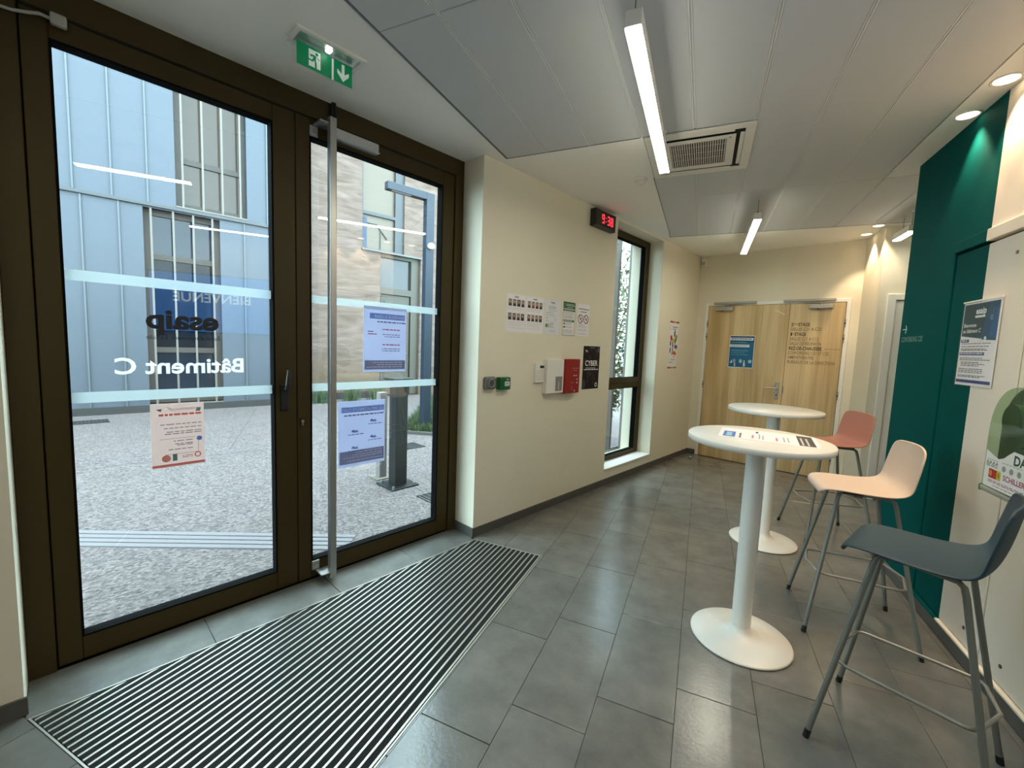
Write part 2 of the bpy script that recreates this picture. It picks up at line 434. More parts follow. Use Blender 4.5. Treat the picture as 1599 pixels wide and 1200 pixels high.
# baseboards
BH = 0.072
bb = MB(); bb.box(VW, VW + 0.010, 2.131, UF, 0, BH, bev=0.002); bb.box(-2.60, VW + 0.01, 2.131, 2.141, 0, BH, bev=0.002)
baseboard_left = build('baseboard_left', bb, BASEB, rz=RL, kind='structure')
bb = MB(); bb.box(VW, VW + 0.010, -3.5, -0.145, 0, BH, bev=0.002)
build('baseboard_near', bb, BASEB, rz=RL, kind='structure')
bb = MB(); bb.box(VW + 0.011, D0 - 0.05, UF - 0.010, UF, 0, BH, bev=0.002)
build('baseboard_far', bb, BASEB, rz=RL, kind='structure')
bb = MB(); bb.box(XR - 0.012, XR, Y0, YR, 0, BH, bev=0.002)
build('baseboard_right', bb, BASEB, kind='structure')
bb = MB(); bb.box(XC - 0.01, XC, YB, 6.1, 0, BH, bev=0.002); bb.box(XC - 0.01, 1.688, YB - 0.01, YB, 0, BH, bev=0.002)
build('baseboard_return', bb, BASEB, kind='structure')

# ------------------------------------------------------------------ ceiling
ZC = 2.85
ce = MB()
def plaster(hs):
    p = halfplanes(BIG, hs)
    if p: ce.prism(p, ZC, ZC + 0.05, SOFFIT)
PXE = [-1.41, -1.10, -0.785, -0.466, -0.145, 0.18, 0.504, 0.828, 1.146]
PY1, PY2, ACY, SEAM, SEAM0 = 2.926, 5.515, 3.615, 4.152, 1.58
plaster([hx1(PXE[0]), hy1(PY1), (-cS, sS, 2.60)])
plaster([hx1(PXE[3] + 0.016), hy0(PY1), hy1(PY2), (-cS, sS, 2.60)])
plaster([hy0(PY2), (-cS, sS, 2.60), (sS, cS, UF + 0.1), hx1(XC + 0.1)])
plaster([hy0(PY2), hx0(XC + 0.1), hx1(XE), hy1(YB + 0.1)])
plaster([hx0(PXE[-1]), hx1(XR + 0.1), hy1(SEAM)])
p = halfplanes([(-6, Y0 - .2), (XE, Y0 - .2), (XE, 7.6), (-6, 7.6)], [(-cS, sS, 2.70), (sS, cS, UF + 0.2)])
ce.prism(p, 2.905, 3.05, mat('void_dark', rgb(90, 90, 90), 0.9))
ceiling = build('ceiling', ce, SOFFIT, kind='structure')
panel_no = 0
def panel(x0, x1, y0, y1):
    g = 0.0085
    mb = MB(); mb.box(x0 + g, x1 - g, y0 + 0.0015, y1 - 0.0015, ZC - 0.002, ZC + 0.03, bev=0.002)
    build('panel', mb, PANEL, ceiling)
for i in range(8):
    a, b_ = PXE[i], PXE[i + 1]
    ys = [Y0, -0.98, SEAM0]
    if i < 3: ys += [PY1]; segs = list(zip(ys[:-1], ys[1:]))
    elif i in (3, 4):
        ys += [PY1]; segs = list(zip(ys[:-1], ys[1:])) + ([(ACY, PY2)] if i == 3 else [(ACY, SEAM), (SEAM, PY2)])
    else: ys += [SEAM, PY2]; segs = list(zip(ys[:-1], ys[1:]))
    for y0, y1 in segs:
        p = halfplanes([(a, y0), (b_, y0), (b_, y1), (a, y1)], [LEFT])
        if p and area(p) > 0.9 * (b_ - a) * (y1 - y0): panel(a, b_, y0, y1)
for k in range(6):
    a = PXE[-1] + k * 0.322; b_ = min(a + 0.322, XE)
    if b_ - a > 0.05: panel(a, b_, SEAM, PY2)
def joint(x, y0, y1):
    mb = MB()
    mb.box(x - 0.0082, x - 0.0030, y0, y1, ZC - 0.003, ZC + 0.012); mb.box(x + 0.0030, x + 0.0082, y0, y1, ZC - 0.003, ZC + 0.012); mb.box(x - 0.0082, x + 0.0082, y0, y1, ZC + 0.004, ZC + 0.014)
    build('joint_profile', mb, JOINT, ceiling)
for i in range(1, 9):
    x = PXE[i]
    if i <= 2: joint(x, Y0, PY1)
    elif i == 3: joint(x, Y0, PY1)
    elif i == 4: joint(x, Y0, PY1); joint(x, ACY, PY2)
    elif i == 8: joint(x, SEAM - 0.13, PY2)
    else: joint(x, Y0, PY2)
for k in (1, 2, 3, 4, 5): joint(PXE[-1] + k * 0.322, SEAM, PY2)
# slim shadow-gap angles round the panel field
mb = MB(); mb.box(PXE[0] - 0.003, PXE[0] + 0.005, Y0, PY1, ZC - 0.004, ZC + 0.01); mb.box(PXE[0], PXE[3], PY1, PY1 + 0.004, ZC - 0.004, ZC + 0.01)
mb.box(PXE[3] + 0.012, PXE[3] + 0.016, ACY, PY2, ZC - 0.004, ZC + 0.01); mb.box(PXE[3], XE, PY2, PY2 + 0.004, ZC - 0.004, ZC + 0.01)
build('edge_angle', mb, mat('edge_angle_grey', rgb(120, 124, 128), 0.5), ceiling)

# ------------------------------------------------------------------ entrance door (door_1)
VD = -2.61                      # inner face of leaves
door1 = empty('door_1', LP(0.99, VD, 0), RL, 'bronze framed glazed double entrance door with frosted bands', 'door', kind='structure')
DU = 0.99
def dbox(mb, v0, v1, u0, u1, z0, z1, m=None, bev=0.003): return mb.box(v0 - VD, v1 - VD, u0 - DU, u1 - DU, z0, z1, m, bev)
fr = MB()
dbox(fr, -2.69, -2.60, -0.154, -0.070, 0, 2.86); dbox(fr, -2.69, -2.60, 2.062, 2.14, 0, 2.86); dbox(fr, -2.69, -2.60, -0.070, 2.062, 2.735, 2.86)
dbox(fr, -2.685, -2.63, -0.070, 2.062, -0.01, 0.012, GASKET, 0)
dbox(fr, -2.685, -2.64, -0.075, -0.062, 0, 2.74, GASKET, 0); dbox(fr, -2.685, -2.64, 2.055, 2.066, 0, 2.74, GASKET, 0)
build('frame', fr, BRONZE, door1)
def leaf(u0, u1, g0, g1, z0, z1, gz0, gz1):
    lf = MB(); d0, d1 = -2.68, VD
    dbox(lf, d0, d1, u0, g0, z0, z1); dbox(lf, d0, d1, g1, u1, z0, z1); dbox(lf, d0, d1, g0, g1, z0, gz0); dbox(lf, d0, d1, g0, g1, gz1, z1)
    L = build('leaf', lf, BRONZE, door1)
    gk = MB(); t = 0.007
    for a in ((g0, g0 + t, gz0, gz1), (g1 - t, g1, gz0, gz1), (g0, g1, gz0, gz0 + t), (g0, g1, gz1 - t, gz1)):
        dbox(gk, -2.668, VD + 0.0015, *a, None, 0)
    build('gasket', gk, GASKET, L)
    gl = MB(); dbox(gl, -2.648, -2.642, g0 + 0.004, g1 - 0.004, gz0 + 0.004, gz1 - 0.004, None, 0)
    build('pane', gl, GLASS, L)
    st = MB()
    for a, b_ in ((1.702, 1.748), (1.172, 1.220)): dbox(st, -2.6415, -2.6405, g0 + 0.006, g1 - 0.006, a, b_, None, 0)
    build('frosted_band', st, FROST, L, label='frosted horizontal safety bands on the glass')
    return L
lfA = leaf(-0.066, 0.934, 0.012, 0.820, 0.012, 2.727, 0.118, 2.640)
lfB = leaf(0.938, 2.057, 1.014, 1.953, 0.012, 2.727, 0.118, 2.632)
# lettering on the left leaf, readable from outside
VIN = glass_mat('vinyl_pale', (0.95, 0.98, 0.97), 0.04, 0.88, (0.93, 0.97, 0.95))
sh = Sheet(0, mirror=False)
v_, f_ = text_geo('Bâtiment C', 0.105, 'LEFT', 0.022)
a_ = min(p[0] for p in v_); k_ = 0.512 / (max(p[0] for p in v_) - a_)
mb = MB(); mb.add([(-2.6395 - VD, 0.673 - (p[0] - a_) * k_ - DU, 1.298 + p[1]) for p in v_], [f[::-1] for f in f_], VIN)
build('lettering', mb, VIN, lfA, label='pale vinyl lettering Bâtiment C, seen from behind')
VBL = mat('vinyl_black', rgb(18, 18, 20), 0.5)
v_, f_ = text_geo('esaip', 0.13, 'LEFT', 0.03); a_ = min(p[0] for p in v_); k_ = 0.29 / (max(p[0] for p in v_) - a_)
mb = MB(); mb.add([(-2.6395 - VD, 0.565 - (p[0] - a_) * k_ - DU, 1.515 + p[1]) for p in v_], [f[::-1] for f in f_], VBL)
v_, f_ = text_geo("École d'ingénieurs  La Salle", 0.028, 'LEFT', 0.0); a_ = min(p[0] for p in v_); k_ = 0.29 / (max(p[0] for p in v_) - a_)
mb.add([(-2.6395 - VD, 0.565 - (p[0] - a_) * k_ - DU, 1.462 + p[1]) for p in v_], [f[::-1] for f in f_], VBL)
build('logo', mb, VBL, lfA, label='black vinyl logo letters, seen from behind')
# black turn handle
hd = MB(); dbox(hd, VD, VD + 0.012, 0.845, 0.885, 1.075, 1.225, BLACK, 0.005)
hd.tube([(0.012, 0.865 - DU, 1.20), (0.045, 0.865 - DU, 1.20), (0.058, 0.866 - DU, 1.215), (0.060, 0.868 - DU, 1.24), (0.052, 0.876 - DU, 1.31)], [0.012, 0.012, 0.013, 0.013, 0.010], BLACK)
build('handle', hd, BLACK, lfA, label='black lever handle')
lk = MB(); dbox(lk, VD, VD + 0.006, 0.950, 0.978, 0.965, 1.025, BRONZE, 0.004); lk.tube([(0.004, 0.964 - DU, 1.003), (0.012, 0.964 - DU, 1.003)], 0.0085, STEEL); dbox(lk, VD, VD + 0.0105, 0.960, 0.968, 0.975, 1.003, STEEL, 0.002)
build('lock', lk, STEEL, lfB)
# long steel pull bar of the right leaf
bar = MB()
bar.box(0.070, 0.112, 1.082 - DU, 1.122 - DU, 0.022, 2.735, STEEL, 0.006)
for z in (2.665, 0.088):
    bar.box(0.0, 0.008, 1.012 - DU, 1.06 - DU, z - 0.03, z + 0.03, STEEL, 0.004)
    bar.tube([(0.008, 1.036 - DU, z), (0.014, 1.036 - DU, z)], 0.010, STEEL)
bar.box(0.004, 0.10, 1.03 - DU, 1.112 - DU, 2.694, 2.704, STEEL, 0.003); bar.box(0.004, 0.10, 1.03 - DU, 1.112 - DU, 0.050, 0.060, STEEL, 0.003)
build('pull_bar', bar, STEEL, lfB, label='full height brushed steel pull bar')
cl = MB(); cl.box(0.0, 0.052, 1.14 - DU, 1.415 - DU, 2.658, 2.712, ALU, 0.004); cl.box(0.0, 0.058, 1.14 - DU, 1.418 - DU, 2.655, 2.660, ALU, 0.001)
cl.box(0.0, 0.05, 1.118 - DU, 1.14 - DU, 2.658, 2.712, BLACK, 0.003)
build('closer', cl, ALU, lfB, label='silver door closer')
cb = MB(); cb.tube([(0.03, 1.145 - DU, 2.71), (0.034, 1.148 - DU, 2.78), (0.03, 1.142 - DU, 2.862)], 0.009, BLACK); cb.tube([(0.026, 1.128 - DU, 2.71), (0.03, 1.128 - DU, 2.80), (0.028, 1.135 - DU, 2.862)], 0.008, BLACK)
build('cable', cb, BLACK, door1)
# contact sensor with its cable, top left of the frame
ds = empty('door_contact', LP(0.042, -2.60, 2.705), RL, 'small grey door contact with white cable at the top of the entrance frame', 'sensor')
mb = MB(); mb.box(0.002, 0.030, -0.024, 0.024, -0.022, 0.024, None, 0.008); build('housing', mb, mat('grey_plastic', rgb(160, 160, 152), 0.5), ds)
mb = MB(); mb.tube([(0.012, -0.02, 0.0), (0.014, -0.05, 0.002), (0.014, -0.085, -0.012), (0.012, -0.12, -0.022), (0.012, -0.192, -0.03)], 0.006); build('cable', mb, mat('grey_plastic', rgb(160, 160, 152)), ds)

# ------------------------------------------------------------------ tall window (window_1)
VWN = -2.555
win = empty('window_1', LP(4.575, VWN, 0.165), RL, 'tall narrow bronze framed window beside the clock', 'window', kind='structure')
def wbox(mb, v0, v1, u0, u1, z0, z1, m=None, bev=0.003): return mb.box(v0 - VWN, v1 - VWN, u0 - 4.575, u1 - 4.575, z0 - 0.165, z1 - 0.165, m, bev)
mb = MB()
for a in ((4.032, 4.10, 0.185, 2.828), (5.03, 5.118, 0.185, 2.828), (4.10, 5.03, 0.185, 0.235), (4.10, 5.03, 2.76, 2.828), (4.10, 5.03, 1.03, 1.085), (4.10, 5.03, 1.092, 1.15)): wbox(mb, -2.635, VWN, *a)
build('window_frame', mb, BRONZE, win)
for z0, z1 in ((0.235, 1.03), (1.15, 2.76)):
    mb = MB(); wbox(mb, -2.606, -2.600, 4.10, 5.03, z0, z1, None, 0); build('pane', mb, GLASS, win)
mb = MB()
for z0, z1 in ((0.235, 1.03), (1.15, 2.76)):
    for a in ((4.10, 4.107, z0, z1), (5.023, 5.03, z0, z1), (4.10, 5.03, z0, z0 + .007), (4.10, 5.03, z1 - .007, z1)): wbox(mb, -2.62, -2.57, *a, None, 0)
build('gasket', mb, GASKET, win)
mb = MB(); wbox(mb, VWN, VW + 0.012, 4.033, 5.117, 0.165, 0.184, None, 0.003); build('window_sill', mb, WHITE, win)

# ------------------------------------------------------------------ oak double door in the far wall (door_2)
door2 = empty('door_2', LP((0), 0, 0) + LP(UF, (D0 + D1) / 2, 0), RL, 'light oak double door with floor directory lettering', 'door', kind='structure')
DC = (D0 + D1) / 2
def fbox(mb, v0, v1, du0, du1, z0, z1, m=None, bev=0.002): return mb.box(v0 - DC, v1 - DC, du0, du1, z0, z1, m, bev)
mb = MB(); fbox(mb, D0 - 0.044, D0 - 0.003, -0.012, 0.08, 0, DT + 0.044); fbox(mb, D1 + 0.003, D1 + 0.044, -0.012, 0.08, 0, DT + 0.044); fbox(mb, D0 - 0.003, D1 + 0.003, -0.012, 0.08, DT + 0.003, DT + 0.044)
build('frame', mb, WHITE, door2)
def oak_leaf(v0, v1):
    mb = MB(); fbox(mb, v0 + 0.002, v1 - 0.002, -0.008, 0.035, 0.008, DT, None, 0.002)
    L = build('leaf', mb, OAK, door2); return L
DMID = -1.238
lo = oak_leaf(D0, DMID); ro = oak_leaf(DMID, D1)
mb = MB(); fbox(mb, DMID - 0.004, DMID + 0.004, 0.0, 0.04, 0, DT, GASKET, 0); build('gasket', mb, GASKET, door2)
for L, vv in ((lo, D0 - 0.004), (ro, D1 + 0.004)):
    for z in (1.90, 1.72, 1.04, 0.25):
        mb = MB(); mb.tube([(vv - DC, -0.014, z - 0.05), (vv - DC, -0.014, z + 0.05)], 0.008, STEEL)
        mb.tube([(vv - DC, -0.014, z - 0.006), (vv - DC, -0.014, z + 0.006)], 0.0095, BLACK); build('hinge', mb, STEEL, L)
def door_closer(L, a0, a1, c0, c1):
    mb = MB(); fbox(mb, c0, c1, -0.058, -0.009, 2.078, 2.128, ALUPAINT, 0.006); mb.tube([((c0 + c1) / 2 - DC - 0.03, -0.034, 2.08), ((c0 + c1) / 2 - DC - 0.03, -0.034, 2.068)], 0.009, BLACK)
    c = build('closer', mb, ALUPAINT, L)
    mb = MB(); fbox(mb, a0, a1, -0.045, -0.013, 2.168, 2.196, ALUPAINT, 0.004); build('slide_rail', mb, ALUPAINT, L)
    mb = MB(); mb.tube([((c0 + c1) / 2 - DC, -0.034, 2.13), ((c0 + c1) / 2 - DC, -0.034, 2.15), ((a0 + a1) / 2 + (0.1 if a0 < -1.5 else -0.1) - DC, -0.03, 2.165)], 0.007, ALUPAINT); build('arm', mb, ALUPAINT, c)
door_closer(lo, -2.15, -1.612, -2.118, -1.895); door_closer(ro, -1.31, -0.772, -1.03, -0.795)
mb = MB(); fbox(mb, -1.318, -1.276, -0.018, -0.008, 0.925, 1.155, ALU, 0.005)
mb.tube([(-1.297 - DC, -0.016, 1.072), (-1.297 - DC, -0.062, 1.072), (-1.31 - DC, -0.066, 1.072), (-1.445 - DC, -0.066, 1.070)], 0.0095, ALU)
mb.tube([(-1.297 - DC, -0.017, 0.985), (-1.297 - DC, -0.022, 0.985)], 0.009, BLACK)
build('lever_handle', mb, ALU, lo, label='satin metal lever handle on long backplate')
mb = MB(); fbox(mb, DMID + 0.001, DMID + 0.014, -0.011, 0.0, 1.01, 1.10, STEEL, 0.001); build('strike_plate', mb, STEEL, ro)
# lettering of the floor directory on the right leaf
DARKT = mat('lettering_dark', rgb(45, 36, 24), 0.6); MIDT = mat('lettering_brown', rgb(120, 92, 62), 0.6)
sh = Sheet(-0.009)
def dl(txt, v0, z, size, m, wd, bold): sh.text(txt, v0 - DC, z, size, m, 'LEFT', bold, wd)
dl('2', -1.207, 1.868, 0.058, DARKT, 0.026, 0.02); dl('ème', -1.178, 1.886, 0.030, DARKT, 0.045, 0.01); dl('ETAGE', -1.128, 1.868, 0.058, DARKT, 0.118, 0.022)
dl('SALLES C21 A C22', -1.206, 1.811, 0.056, MIDT, 0.318, 0.004)
dl('1', -1.204, 1.748, 0.058, DARKT, 0.015, 0.02); dl('er', -1.184, 1.766, 0.030, DARKT, 0.022, 0.01); dl('ETAGE', -1.158, 1.748, 0.058, DARKT, 0.118, 0.022)
dl('SALLES C11 A C12', -1.206, 1.690, 0.056, MIDT, 0.298, 0.004); dl('SALLE DE REUNION', -1.206, 1.633, 0.056, MIDT, 0.325, 0.004)
dl('REZ-DE-CHAUSSEE', -1.208, 1.572, 0.058, DARKT, 0.340, 0.022); dl('COWORKING C01 ET C02', -1.210, 1.515, 0.056, MIDT, 0.42, 0.004)
dl('AMPHITHEATRE', -1.210, 1.459, 0.056, MIDT, 0.27, 0.004); dl('BUREAUX DE LA DIRECTION', -1.211, 1.400, 0.056, MIDT, 0.485, 0.004)
sh.rect(-0.842 - DC, 1.588, -0.688 - DC, 1.592, MIDT)
build('lettering', sh.mb, DARKT, ro, label='brown directory lettering of the floors')
# small reflective mark on the left leaf
sh = Sheet(-0.009); PALE = mat('pale_mark', rgb(232, 232, 214), 0.4)
for i in range(4):
    x, z = -1.40 + i * 0.027 - DC, 2.075 - i * 0.016; sh.poly([(x, z), (x + 0.03, z - 0.003), (x + 0.036, z - 0.014), (x + 0.006, z - 0.011)], PALE)
build('sticker', sh.mb, PALE, lo)

# white corridor door (door_3)
door3 = empty('door_3', (2.205, YB, 0), 0, 'white corridor door in a white frame behind the teal wall', 'door', kind='structure')
mb = MB()
for a in ((-0.514, -0.445, 0, 2.168), (0.445, 0.514, 0, 2.168), (-0.445, 0.445, 2.105, 2.168)): mb.box(a[0], a[1], -0.016, 0.08, a[2], a[3], None, 0.003)
build('frame', mb, WHITE, door3)
mb = MB(); mb.box(-0.439, 0.439, 0.004, 0.045, 0.008, 2.098, None, 0.002); lw = build('leaf', mb, WHITE, door3)
mb = MB(); mb.box(0.37, 0.41, -0.004, 0.004, 0.93, 1.15, ALU, 0.003); mb.tube([(0.39, -0.004, 1.07), (0.39, -0.05, 1.07), (0.26, -0.05, 1.07)], 0.009, ALU); build('handle', mb, ALU, lw)

# cupboard doors flush in the right wall (door_4)
door4 = empty('door_4', (XR, (C0 + C1) / 2, 0), 0, 'flush cupboard doors painted over with the teal and white wall', 'door', kind='structure')
CC = (C0 + C1) / 2
mb = MB()
for a in ((C0 - 0.049, C0, 0.075, CT + 0.06, -0.003), (C1, C1 + 0.049, 0.075, CT + 0.06, -0.003), (C0, C1, CT, CT + 0.06, -0.014)): mb.box(a[4], 0.06, a[0] - CC, a[1] - CC, a[2], a[3], None, 0.002)
build('frame', mb, RWALL, door4)
for y0, y1 in ((2.665, C1 - 0.012), (C0 + 0.012, 2.655)):
    mb = MB(); mb.box(0.002, 0.04, y0 - CC, y1 - CC, 0.09, CT - 0.012, None, 0.003); L = build('leaf', mb, RWALL, door4)
    for z in (2.016, 0.174):
        mb = MB(); mb.tube([(0.003, 2.79 - CC if y1 > 2.7 else 2.5 - CC, z), (-0.001, 2.79 - CC if y1 > 2.7 else 2.5 - CC, z)], 0.009); build('screw', mb, mat('bronze_screw', rgb(90, 75, 60), 0.4, metal=0.6), L)
mb = MB(); mb.box(0.041, 0.058, C0 - CC, C1 - CC, 0.075, CT, None, 0); build('shadow_gap', mb, GASKET, door4)  # black sheet behind the leaves paints the shade in the gaps
mb = MB(); mb.box(-0.016, 0.045, C0 - CC + 0.001, C1 - CC - 0.001, 0.0735, 0.086, None, 0.002); build('sill_profile', mb, RWALL, door4)
# direction lettering on the teal field
root = empty('wall_lettering', (XR - 0.0005, 3.945, 1.62), R_RIGHT, 'white arrow and room lettering at the far end of the teal wall', 'lettering')
WL = mat('lettering_white', rgb(205, 222, 216), 0.6); WL2 = mat('lettering_pale_teal', rgb(120, 160, 152), 0.6)
sh = Sheet(0); sh.rect(0.003, 0.090, 0.066, 0.096, WL); sh.poly([(0.045, 0.118), (0.055, 0.121), (0.070, 0.093), (0.060, 0.093)], WL); sh.poly([(0.045, 0.066), (0.055, 0.063), (0.070, 0.093), (0.060, 0.093)], WL)
build('arrow', sh.mb, WL, root); sh = Sheet(0); sh.text('COWORKING C02', 0.0, 0.004, 0.052, WL2, 'LEFT', 0.004, 0.32); build('room_name', sh.mb, WL2, root)

# ------------------------------------------------------------------ entrance mat
def lmax(x): return (x * cS - VM) / sS
mt = empty('entrance_mat', (MX, 2.79, 0), 0, 'recessed black entrance mat with bright metal rails in front of the glazed door', 'mat')
def mat_piece(poly, z0, z1, m, name, parent=mt):
    mb = MB(); mb.prism([(x - MX, y - 2.79) for x, y in poly], z0, z1); return build(name, mb, m, parent)
CARP = mat('mat_black_carpet', rgb(24, 25, 24), 0.95, noise=0.35, scale=220, bump=0.6, bscale=300)
RAIL = mat('mat_rail_aluminium', rgb(196, 194, 184), 0.38, metal=0.55)
MLEFT = (-cS, sS, -(VM + 0.012))
PITCH_M = 0.0362
full = [hx1(MX - 0.008), hy0(0.655), hy1(2.782), MLEFT]
x = MX - 0.012
while x > -2.3:
    p = halfplanes([(x - 0.009, 0), (x, 0), (x, 4), (x - 0.009, 4)], full)
    if p and area(p) > 1e-5:
        q = mat_piece([(a, b) for a, b in p], -0.003, 0.0022, RAIL, 'rail')
    p = halfplanes([(x - PITCH_M + 0.0008, 0), (x - 0.0098, 0), (x - 0.0098, 4), (x - PITCH_M + 0.0008, 4)], full)
    if p and area(p) > 1e-5: mat_piece(p, -0.0035, 0.0008, CARP, 'carpet_strip')
    x -= PITCH_M
mb = MB()
corn = halfplanes([(-4, 0.645), (MX, 0.645), (MX, 2.79), (-4, 2.79)], [(-cS, sS, -VM)])
inn = halfplanes([(-4, 0.645), (MX, 0.645), (MX, 2.79), (-4, 2.79)], [hx1(MX - 0.006), hy0(0.651), hy1(2.784), (-cS, sS, -(VM + 0.006))])
def near_(p, L): return min(L, key=lambda q: (q[0] - p[0]) ** 2 + (q[1] - p[1]) ** 2)
n = len(corn)
for i in range(n):
    a, b = corn[i], corn[(i + 1) % n]; c, d = near_(b, inn), near_(a, inn)
    mb.prism([(q[0] - MX, q[1] - 2.79) for q in (a, b, c, d)], -0.004, 0.0026)
build('edge_frame', mb, RAIL, mt)
mat_piece(inn, -0.0039, -0.0036, mat('mat_well', rgb(18, 18, 18), 0.9), 'well')

# ------------------------------------------------------------------ ceiling things
LIGHTS = [((-0.315, 1.66), 1.37, 'long linear pendant light nearest the camera, over the floor by the entrance'),
          ((0.345, 4.31), 1.40, 'linear pendant light in front of the oak doors'),
          ((1.64, 5.06), 0.36, 'short linear pendant light half hidden behind the teal wall'),
          ((-0.755, 0.39), 0.67, 'linear pendant light behind the camera, seen mirrored in the left glass leaf'),
          ((0.912, 0.75), 0.95, 'linear pendant light behind the camera by the right wall'),
          ((0.345, -1.9), 1.40, 'assumed linear pendant light, out of view at the back of the room')]  # last pendant is assumed, added out of view
for (x, y), ln, lab in LIGHTS:
    r = empty('pendant_light', (x, y, 2.65), 0, lab, 'pendant light', 'linear pendant lights')
    mb = MB(); mb.box(-0.030, 0.030, 0, ln, 0.006, 0.064, None, 0.002); build('housing', mb, WPLAST, r)
    mb = MB(); mb.box(-0.0285, 0.0285, 0.003, ln - 0.003, 0.0, 0.0058); build('diffuser', mb, STRIP, r)
    for yy in (0.03, ln - 0.14):
        mb = MB(); mb.tube([(0, yy, 0.064), (0, yy, 0.197)], 0.0018, BLACK, 6); mb.tube([(0, yy, 0.064), (0, yy, 0.082)], 0.004, BLACK, 8); mb.tube([(0, yy, 0.185), (0, yy, 0.2)], 0.012, WPLAST, 12); build('cable', mb, BLACK, r)
SPOTS = [((1.226, 2.914), 'round recessed downlight over the white part of the right wall'), ((1.23, 3.254), 'round recessed downlight over the teal wall'),
         ((1.535, 5.588), 'nearer recessed downlight above the return wall by the oak doors'), ((1.534, 5.938), 'farther recessed downlight above the return wall by the oak doors'),
         ((1.228, 2.574), 'first downlight outside the right edge of the picture'), ((1.228, 2.234), 'second downlight outside the right edge of the picture')]
for (x, y), lab in SPOTS:
    r = empty('downlight', (x, y, ZC), 0, lab, 'downlight', 'recessed downlights')
    mb = MB(); mb.lathe([(0.058, 0.0), (0.058, -0.004), (0.050, -0.005), (0.045, -0.001)], None, 32); build('ring', mb, WHITE, r)
    mb = MB(); mb.lathe([(0.0445, -0.0005), (0.0445, -0.0022)], None, 32); build('lamp_disc', mb, DISC, r)
    ld = bpy.data.lights.new('downlight_beam', 'SPOT'); ld.energy = SPOT_POWER; ld.color = (1.0, 0.72, 0.46); ld.spot_size = math.radians(78); ld.spot_blend = 0.45; ld.shadow_soft_size = 0.035
    lo_ = bpy.data.objects.new('beam', ld); col.objects.link(lo_); lo_.parent = r; lo_.location = (0, 0, -0.012)
# air conditioning cassette
ac = empty('air_conditioner', (-0.1265, 3.2705, ZC), 0, 'square white air conditioning cassette in the panel ceiling', 'air conditioner')
ACW = mat('cassette_white', rgb(228, 226, 218), 0.5); DARKS = mat('slot_dark', rgb(28, 28, 28), 0.8)
hx, hy = 0.3185, 0.3435
mb = MB(); t = 0.055
for a in ((-hx, hx, -hy, -hy + t), (-hx, hx, hy - t, hy), (-hx, -hx + t, -hy + t, hy - t), (hx - t, hx, -hy + t, hy - t)): mb.box(*a, -0.014, 0.0, None, 0.004)
build('frame', mb, ACW, ac)
mb = MB(); mb.box(-hx + t, hx - t, -hy + t, hy - t, 0.0, 0.03); build('recess', mb, DARKS, ac)
for k, (a, nm) in enumerate((((-0.205, 0.205, -hy + t + 0.002, -0.262), 'flap'), ((-0.205, 0.205, 0.262, hy - t - 0.002), 'flap'), ((-hx + t + 0.002, -0.238, -0.24, 0.24), 'flap'), ((0.238, hx - t - 0.002, -0.24, 0.24), 'flap'))):
    mb = MB(); mb.box(*a, -0.012, -0.0095, None, 0.0008); build(nm, mb, ACW, ac)
mb = MB(); px0, px1, py0, py1 = -0.215, 0.215, -0.235, 0.235; gx0, gx1, gy0, gy1 = -0.175, 0.165, -0.19, 0.18
for a in ((px0, px1, py0, gy0), (px0, px1, gy1, py1), (px0, gx0, gy0, gy1), (gx1, px1, gy0, gy1)): mb.box(*a, -0.016, -0.012, None, 0.001)
build('panel', mb, ACW, ac)
mb = MB(); ns = 24
for i in range(ns):
    x = gx0 + (i + 0.5) * (gx1 - gx0) / ns; mb.box(x - 0.004, x + 0.004, gy0, gy1, -0.014, -0.003)
for j in range(1, 4):
    y = gy0 + j * (gy1 - gy0) / 4; mb.box(gx0, gx1, y - 0.002, y + 0.002, -0.005, -0.003)
gr = build('grille', mb, mat('grille_grey', rgb(196, 192, 184), 0.6), ac); gr['kind'] = 'stuff'
mb = MB(); mb.box(0.178, 0.190, -0.205, -0.20, -0.0175, -0.015); build('indicator', mb, DARKS, ac)
# smoke detector, motion sensor
sd = empty('smoke_detector', (-0.552, 3.62, ZC), 0, 'small round white smoke detector beside the cassette', 'smoke detector')
mb = MB(); mb.lathe([(0.052, 0), (0.052, -0.012), (0.046, -0.018)]); build('base', mb, WPLAST, sd); mb = MB(); mb.lathe([(0.036, -0.018), (0.036, -0.034), (0.028, -0.042), (0.0, -0.044)]); build('head', mb, WPLAST, sd)
pr = empty('motion_sensor', LP(UF, -2.335, 2.765), RL, 'small white motion sensor high in the corner above the oak door', 'sensor')
mb = MB(); mb.box(-0.032, 0.032, -0.045, 0, -0.055, 0.055, None, 0.012); build('housing', mb, WPLAST, pr); mb = MB(); mb.box(-0.024, 0.024, -0.049, -0.043, -0.035, 0.005, None, 0.006); build('lens', mb, mat('sensor_lens', rgb(190, 190, 185), 0.3), pr)
